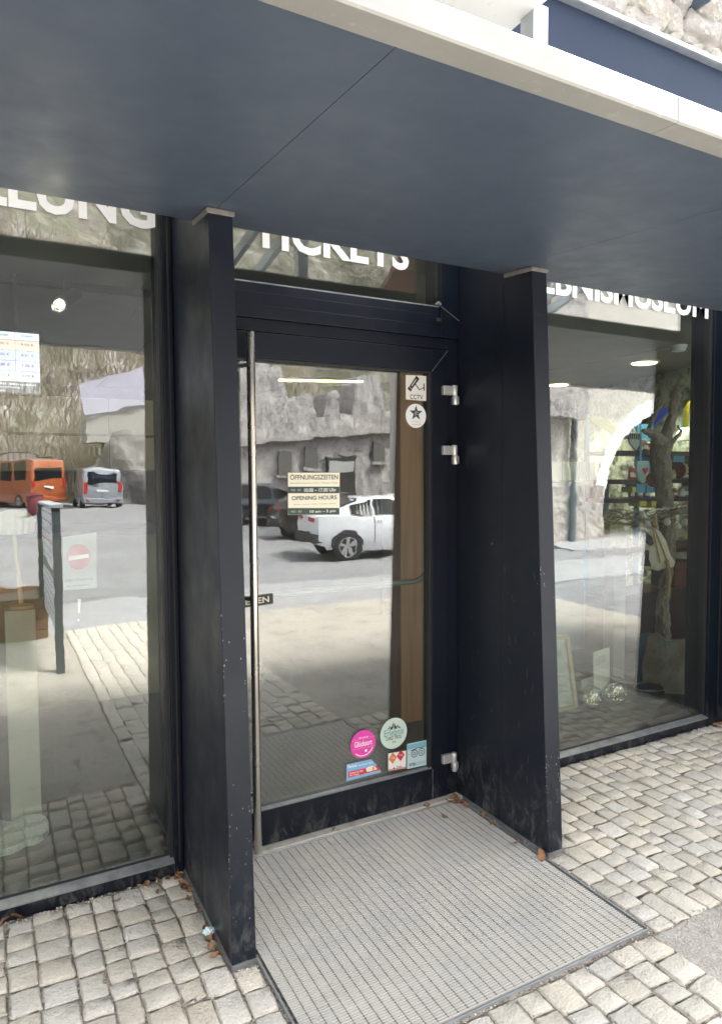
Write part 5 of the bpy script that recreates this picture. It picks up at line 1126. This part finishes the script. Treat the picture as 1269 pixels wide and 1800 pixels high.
cb_ = thing('cow_bag', 'white cloth cow bag with black patches hanging on the driftwood', 'bag', onY(1155, 1000, YB))
blob([(1138, 935), (1150, 928), (1160, 935), (1170, 950), (1178, 975), (1186, 988), (1183, 997), (1170, 998), (1155, 1004), (1142, 1000), (1128, 1000), (1124, 985), (1125, 960), (1126, 945)], YB, .05, 'cloth', m_cow, cb_)
blob([(1128, 930), (1134, 932), (1145, 945), (1148, 955), (1142, 960), (1135, 954), (1129, 945)], YB - .045, .012, 'patch', m_cowb, cb_); blob([(1134, 966), (1139, 968), (1140, 985), (1144, 996), (1126, 994), (1128, 978)], YB - .045, .012, 'patch', m_cowb, cb_)
for uu in ((1150, 930, 1172, 985), (1147, 930, 1160, 990)): A, B = onY(uu[0], uu[1], YB - .05), onY(uu[2], uu[3], YB - .055); obj('strap', MB().bar(A, B, .010, .006, (0, 1, 0)), pm('strap_tan', (.40, .27, .12), .8), cb_)
obj('snout', MB().tube([onY(1149, 925, YB - .01), onY(1151, 905, YB + .02)], [.018, .012], 10), pm('strap_tan', (.40, .27, .12), .8), cb_, smooth=40); obj('tail', MB().tube([onY(1172, 985, YB - .05), onY(1176, 1015, YB - .05), onY(1173, 1048, YB - .05)], [.014, .013, .008], 8), pm('strap_tan', (.40, .27, .12), .8), cb_, smooth=40)
# chain garland with dry twigs
gl_ = thing('twig_garland', 'chain with dry twigs and shells strung across the right window', 'garland', onY(1160, 905, .70))
def GP(t): u = 1075 + 160 * t; v = 893 + 14 * math.sin(math.pi * t) * (1 if t < .5 else .6) - 12 * t; return onY(u, v, .68)
for i in range(34):
    a_ = GP(i / 34); b_ = GP((i + 1) / 34); d = (b_ - a_); side = (Vector((0, 1, 0)) if i % 2 else Vector((0, 0, 1))); c_ = (a_ + b_) / 2
    obj('chain_link', MB().tube([c_ + d * .62 * math.cos(2*math.pi*k/10) + side * .008 * math.sin(2*math.pi*k/10) for k in range(11)], .0022, 5), m_steel, gl_)
rt_ = random.Random(8); tw = MB()
for i in range(150):
    t = rt_.random(); c_ = GP(t) + Vector((0, rt_.uniform(-.02, .05), rt_.uniform(-.11, .01))); a_ = rt_.uniform(-.6, .6); L_ = rt_.uniform(.05, .15); d = Vector((math.cos(a_), rt_.uniform(-.3, .3), math.sin(a_))) * L_
    tw.tube([c_ - d / 2, c_ + Vector((0, 0, .008)), c_ + d / 2], [.003, .0055, .002], 5)
obj('twigs', tw, pm('twig', (.30, .24, .17), .9, var=(30, (.16, .12, .08), .4, .65)), gl_, kind='stuff')
for u, v in ((1172, 917), (1137, 922), (1190, 925), (1205, 918), (1128, 905)): p = onY(u, v, .65); obj('shell', MB().lathe([(.002, -.03), (.022, -.02), (.026, 0), (.014, .022), (.002, .028)], p, 9), pm('shell', (.58, .54, .46), .5), gl_, smooth=60)
# glass globes, card signs, picture frame
m_globe = glass_mat('globe_glass', .22, (.94, .97, .90), 0.0); m_fairy = pm('fairy_light', (.8, .75, .4), .5, emit=((1, .92, .55), .10))
for (u, v), r, lab in (((1040, 1243), .072, 'small clear glass globe with fairy lights on the shop floor'), ((1080, 1237), .094, 'large clear glass globe with fairy lights on the shop floor')):
    p = onZ(u, v, .005); gb_ = thing('glass_globe', lab, 'globe', p, group='glass globes'); c_ = p + Vector((0, 0, r))
    obj('globe', MB().lathe([(max(.002, r * math.sin(math.pi * k / 16)), -r * math.cos(math.pi * k / 16)) for k in range(17)], c_, 28), m_globe, gb_, smooth=80)
    mb = MB(); pts = []
    for k in range(60): a_ = k * .9; f = (k / 60 - .5) * 1.1; rr4 = r * .75 * math.sqrt(max(.05, 1 - (f * 1.6) ** 2)) * (.6 + .4 * math.sin(k * 1.7)); pts.append(c_ + Vector((rr4 * math.cos(a_), rr4 * math.sin(a_), f * r - .2 * r)))
    mb.tube(pts, .0016, 4); obj('wire', mb, m_steel, gb_)
    mb = MB()
    for q in pts[::3]: mb.lathe([(.001, -.006), (.005, 0), (.001, .006)], q, 6)
    obj('lights', mb, m_fairy, gb_, kind='stuff')
def card(name, pts, y0, lab, col, cat, lines=0, lean=.03):
    P_ = [onY(u, v, y0) for u, v in pts]; zl = min(q.z for q in P_)
    if zl < .006: P_ = [Vector((q.x, q.y, max(q.z, .006))) for q in P_]
    r = thing(name, lab, cat, sum(P_, Vector()) / len(P_)); obj('sheet', MB().prism(P_, (0, .006, 0)), pm('card_%d' % int(col[0] * 100), col, .7), r)
    for i in range(lines): a_ = P_[0].lerp(P_[3], .15 + .05 * i); b_ = P_[1].lerp(P_[2], .15 + .05 * i); mb = MB(); line(mb, a_.lerp(b_, .12) + Vector((0, -.001, 0)), a_.lerp(b_, .7 + .1 * (i % 2)) + Vector((0, -.001, 0)), .003); obj('print', mb, m_black, r, fix=False)
    return r
card('card_sign', [(1042.5, 1147), (1071, 1138), (1071, 1195), (1044, 1232)], .62, 'tall white card sign standing behind the glass globes', (.60, .62, .54), 'sign', 4); card('card_sign', [(1021, 1196), (1044, 1189), (1046, 1232), (1026, 1236)], .72, 'short white card sign behind the small globe', (.55, .57, .50), 'sign', 0)
fr_ = thing('picture_frame', 'wooden picture frame leaning beside the right fin', 'frame', onZ(1000, 1245, .005))
fq = [onY(u, v, .62) for u, v in ((958, 1121), (996, 1119), (1011, 1242), (960, 1256))]; fq[2].z = max(.006, fq[2].z); fq[3].z = .006
for a_, b_ in zip(fq, fq[1:] + fq[:1]): obj('frame_bar', MB().bar(a_, b_, .028, .02, (0, 1, 0)), pm('frame_wood', (.50, .42, .26), .6), fr_)
obj('picture', MB().prism([q + Vector((0, .008, 0)) for q in fq], (0, .004, 0)), pm('picture_sheet', (.50, .54, .46), .7, var=(7, (.30, .34, .28), .45, .6)), fr_)
db = thing('display_board', 'white topped blue display board inside the right window beside the fin', 'board', onY(1005, 900, 1.7))
obj('top_panel', MB().box(onY(958, 845, 1.7), onY(1046, 812, 1.7) + Vector((0, .03, 0))), pm('board_white', (.66, .70, .58), .6), db); a_ = onY(958, 1000, 1.7)
obj('blue_panel', MB().box(Vector((a_.x, 1.7, .006)), onY(1070, 846, 1.7) + Vector((0, .03, 0))), pm('board_blue', (.17, .30, .36), .6), db)
for u in (988, 1017, 1033): q = onY(u, 812, 1.698); obj('panel_joint', MB().box((q.x - .002, 1.697, onY(u, 845, 1.698).z), (q.x + .002, 1.6995, q.z)), m_black, db)
pbg = thing('gift_bag', 'pale gold paper gift bag with a pointed top in the right window', 'bag', onY(1090, 965, .9)); z5 = onY(1090, 968, .9).z
obj('paper', MB().prism([onY(u, v, .9) for u, v in ((1071, 912), (1078, 904), (1081, 895), (1084, 904), (1110, 955), (1110, 968), (1072, 968))], (0, .07, 0)), pm('gold_paper', (.50, .46, .24), .6, var=(20, (.36, .32, .15), .45, .65), bump=(30, .5, .01)), pbg)
st5 = onY(1090, 968, .9); obj('stand', MB().box((st5.x - .06, .9, .0055), (st5.x + .06, 1.0, st5.z - .0005)), pm('stand_grey', (.25, .25, .22), .6), pbg)

# souvenirs on the shelves and hanging from the driftwood
rs5 = random.Random(31)
cols5 = [(.55, .10, .06), (.08, .30, .55), (.60, .55, .10), (.62, .58, .48), (.12, .28, .12), (.30, .17, .09), (.70, .68, .62)]
for k, (u, zi_) in enumerate([(1103, 1), (1109, 1), (1120, 0), (1128, 0), (1143, 0), (1186, 1), (1200, 1), (1208, 1), (1215, 1), (1189, 2), (1197, 2), (1206, 2), (1214, 2), (1108, 2), (1119, 2), (1133, 2), (1192, 3), (1203, 3), (1213, 3)]):
    zz = zsh[zi_] + .0185; p = Vector((onY(u, 850, YF + .09).x, YF + .09 + rs5.uniform(-.03, .03), zz)); c5 = cols5[rs5.randrange(7)]; h5 = rs5.uniform(.07, .13); r5 = rs5.uniform(.022, .036)
    m5 = pm('souvenir_%02x%02x%02x' % tuple(int(255 * q) for q in c5), c5, .45)
    t5 = thing('souvenir_jar', 'small coloured jar among the souvenirs on the shop shelves', 'jar', p, group='souvenir jars on the shelves')
    obj('jar_body', MB().lathe([(r5 * .85, 0), (r5, .01), (r5 * 1.02, h5 * .6), (r5 * .7, h5 * .8), (r5 * .62, h5 * .86)], p, 12), m5, t5, smooth=50)
    obj('jar_lid', MB().lathe([(r5 * .72, h5 * .861), (r5 * .72, h5), (r5 * .6, h5 * 1.03)], p, 12), pm('jar_lid', (.45, .40, .30), .5), t5, smooth=50)
    mb = MB(); n5 = 7; mb.grid(lambda a, b: (p.x + (r5 * 1.03 + .001) * math.cos(-2.6 + 2.0 * a), p.y + (r5 * 1.03 + .001) * math.sin(-2.6 + 2.0 * a), p.z + h5 * (.18 + .34 * b)), 6, 1); obj('paper_label', mb, m_trim, t5, fix=False)
card('poster_sign', [(1116, 1120), (1139, 1112), (1130, 1198), (1117, 1200)], .60, 'dark blue poster with white marks beside the rusty sheet', (.03, .06, .11), 'poster', 0)
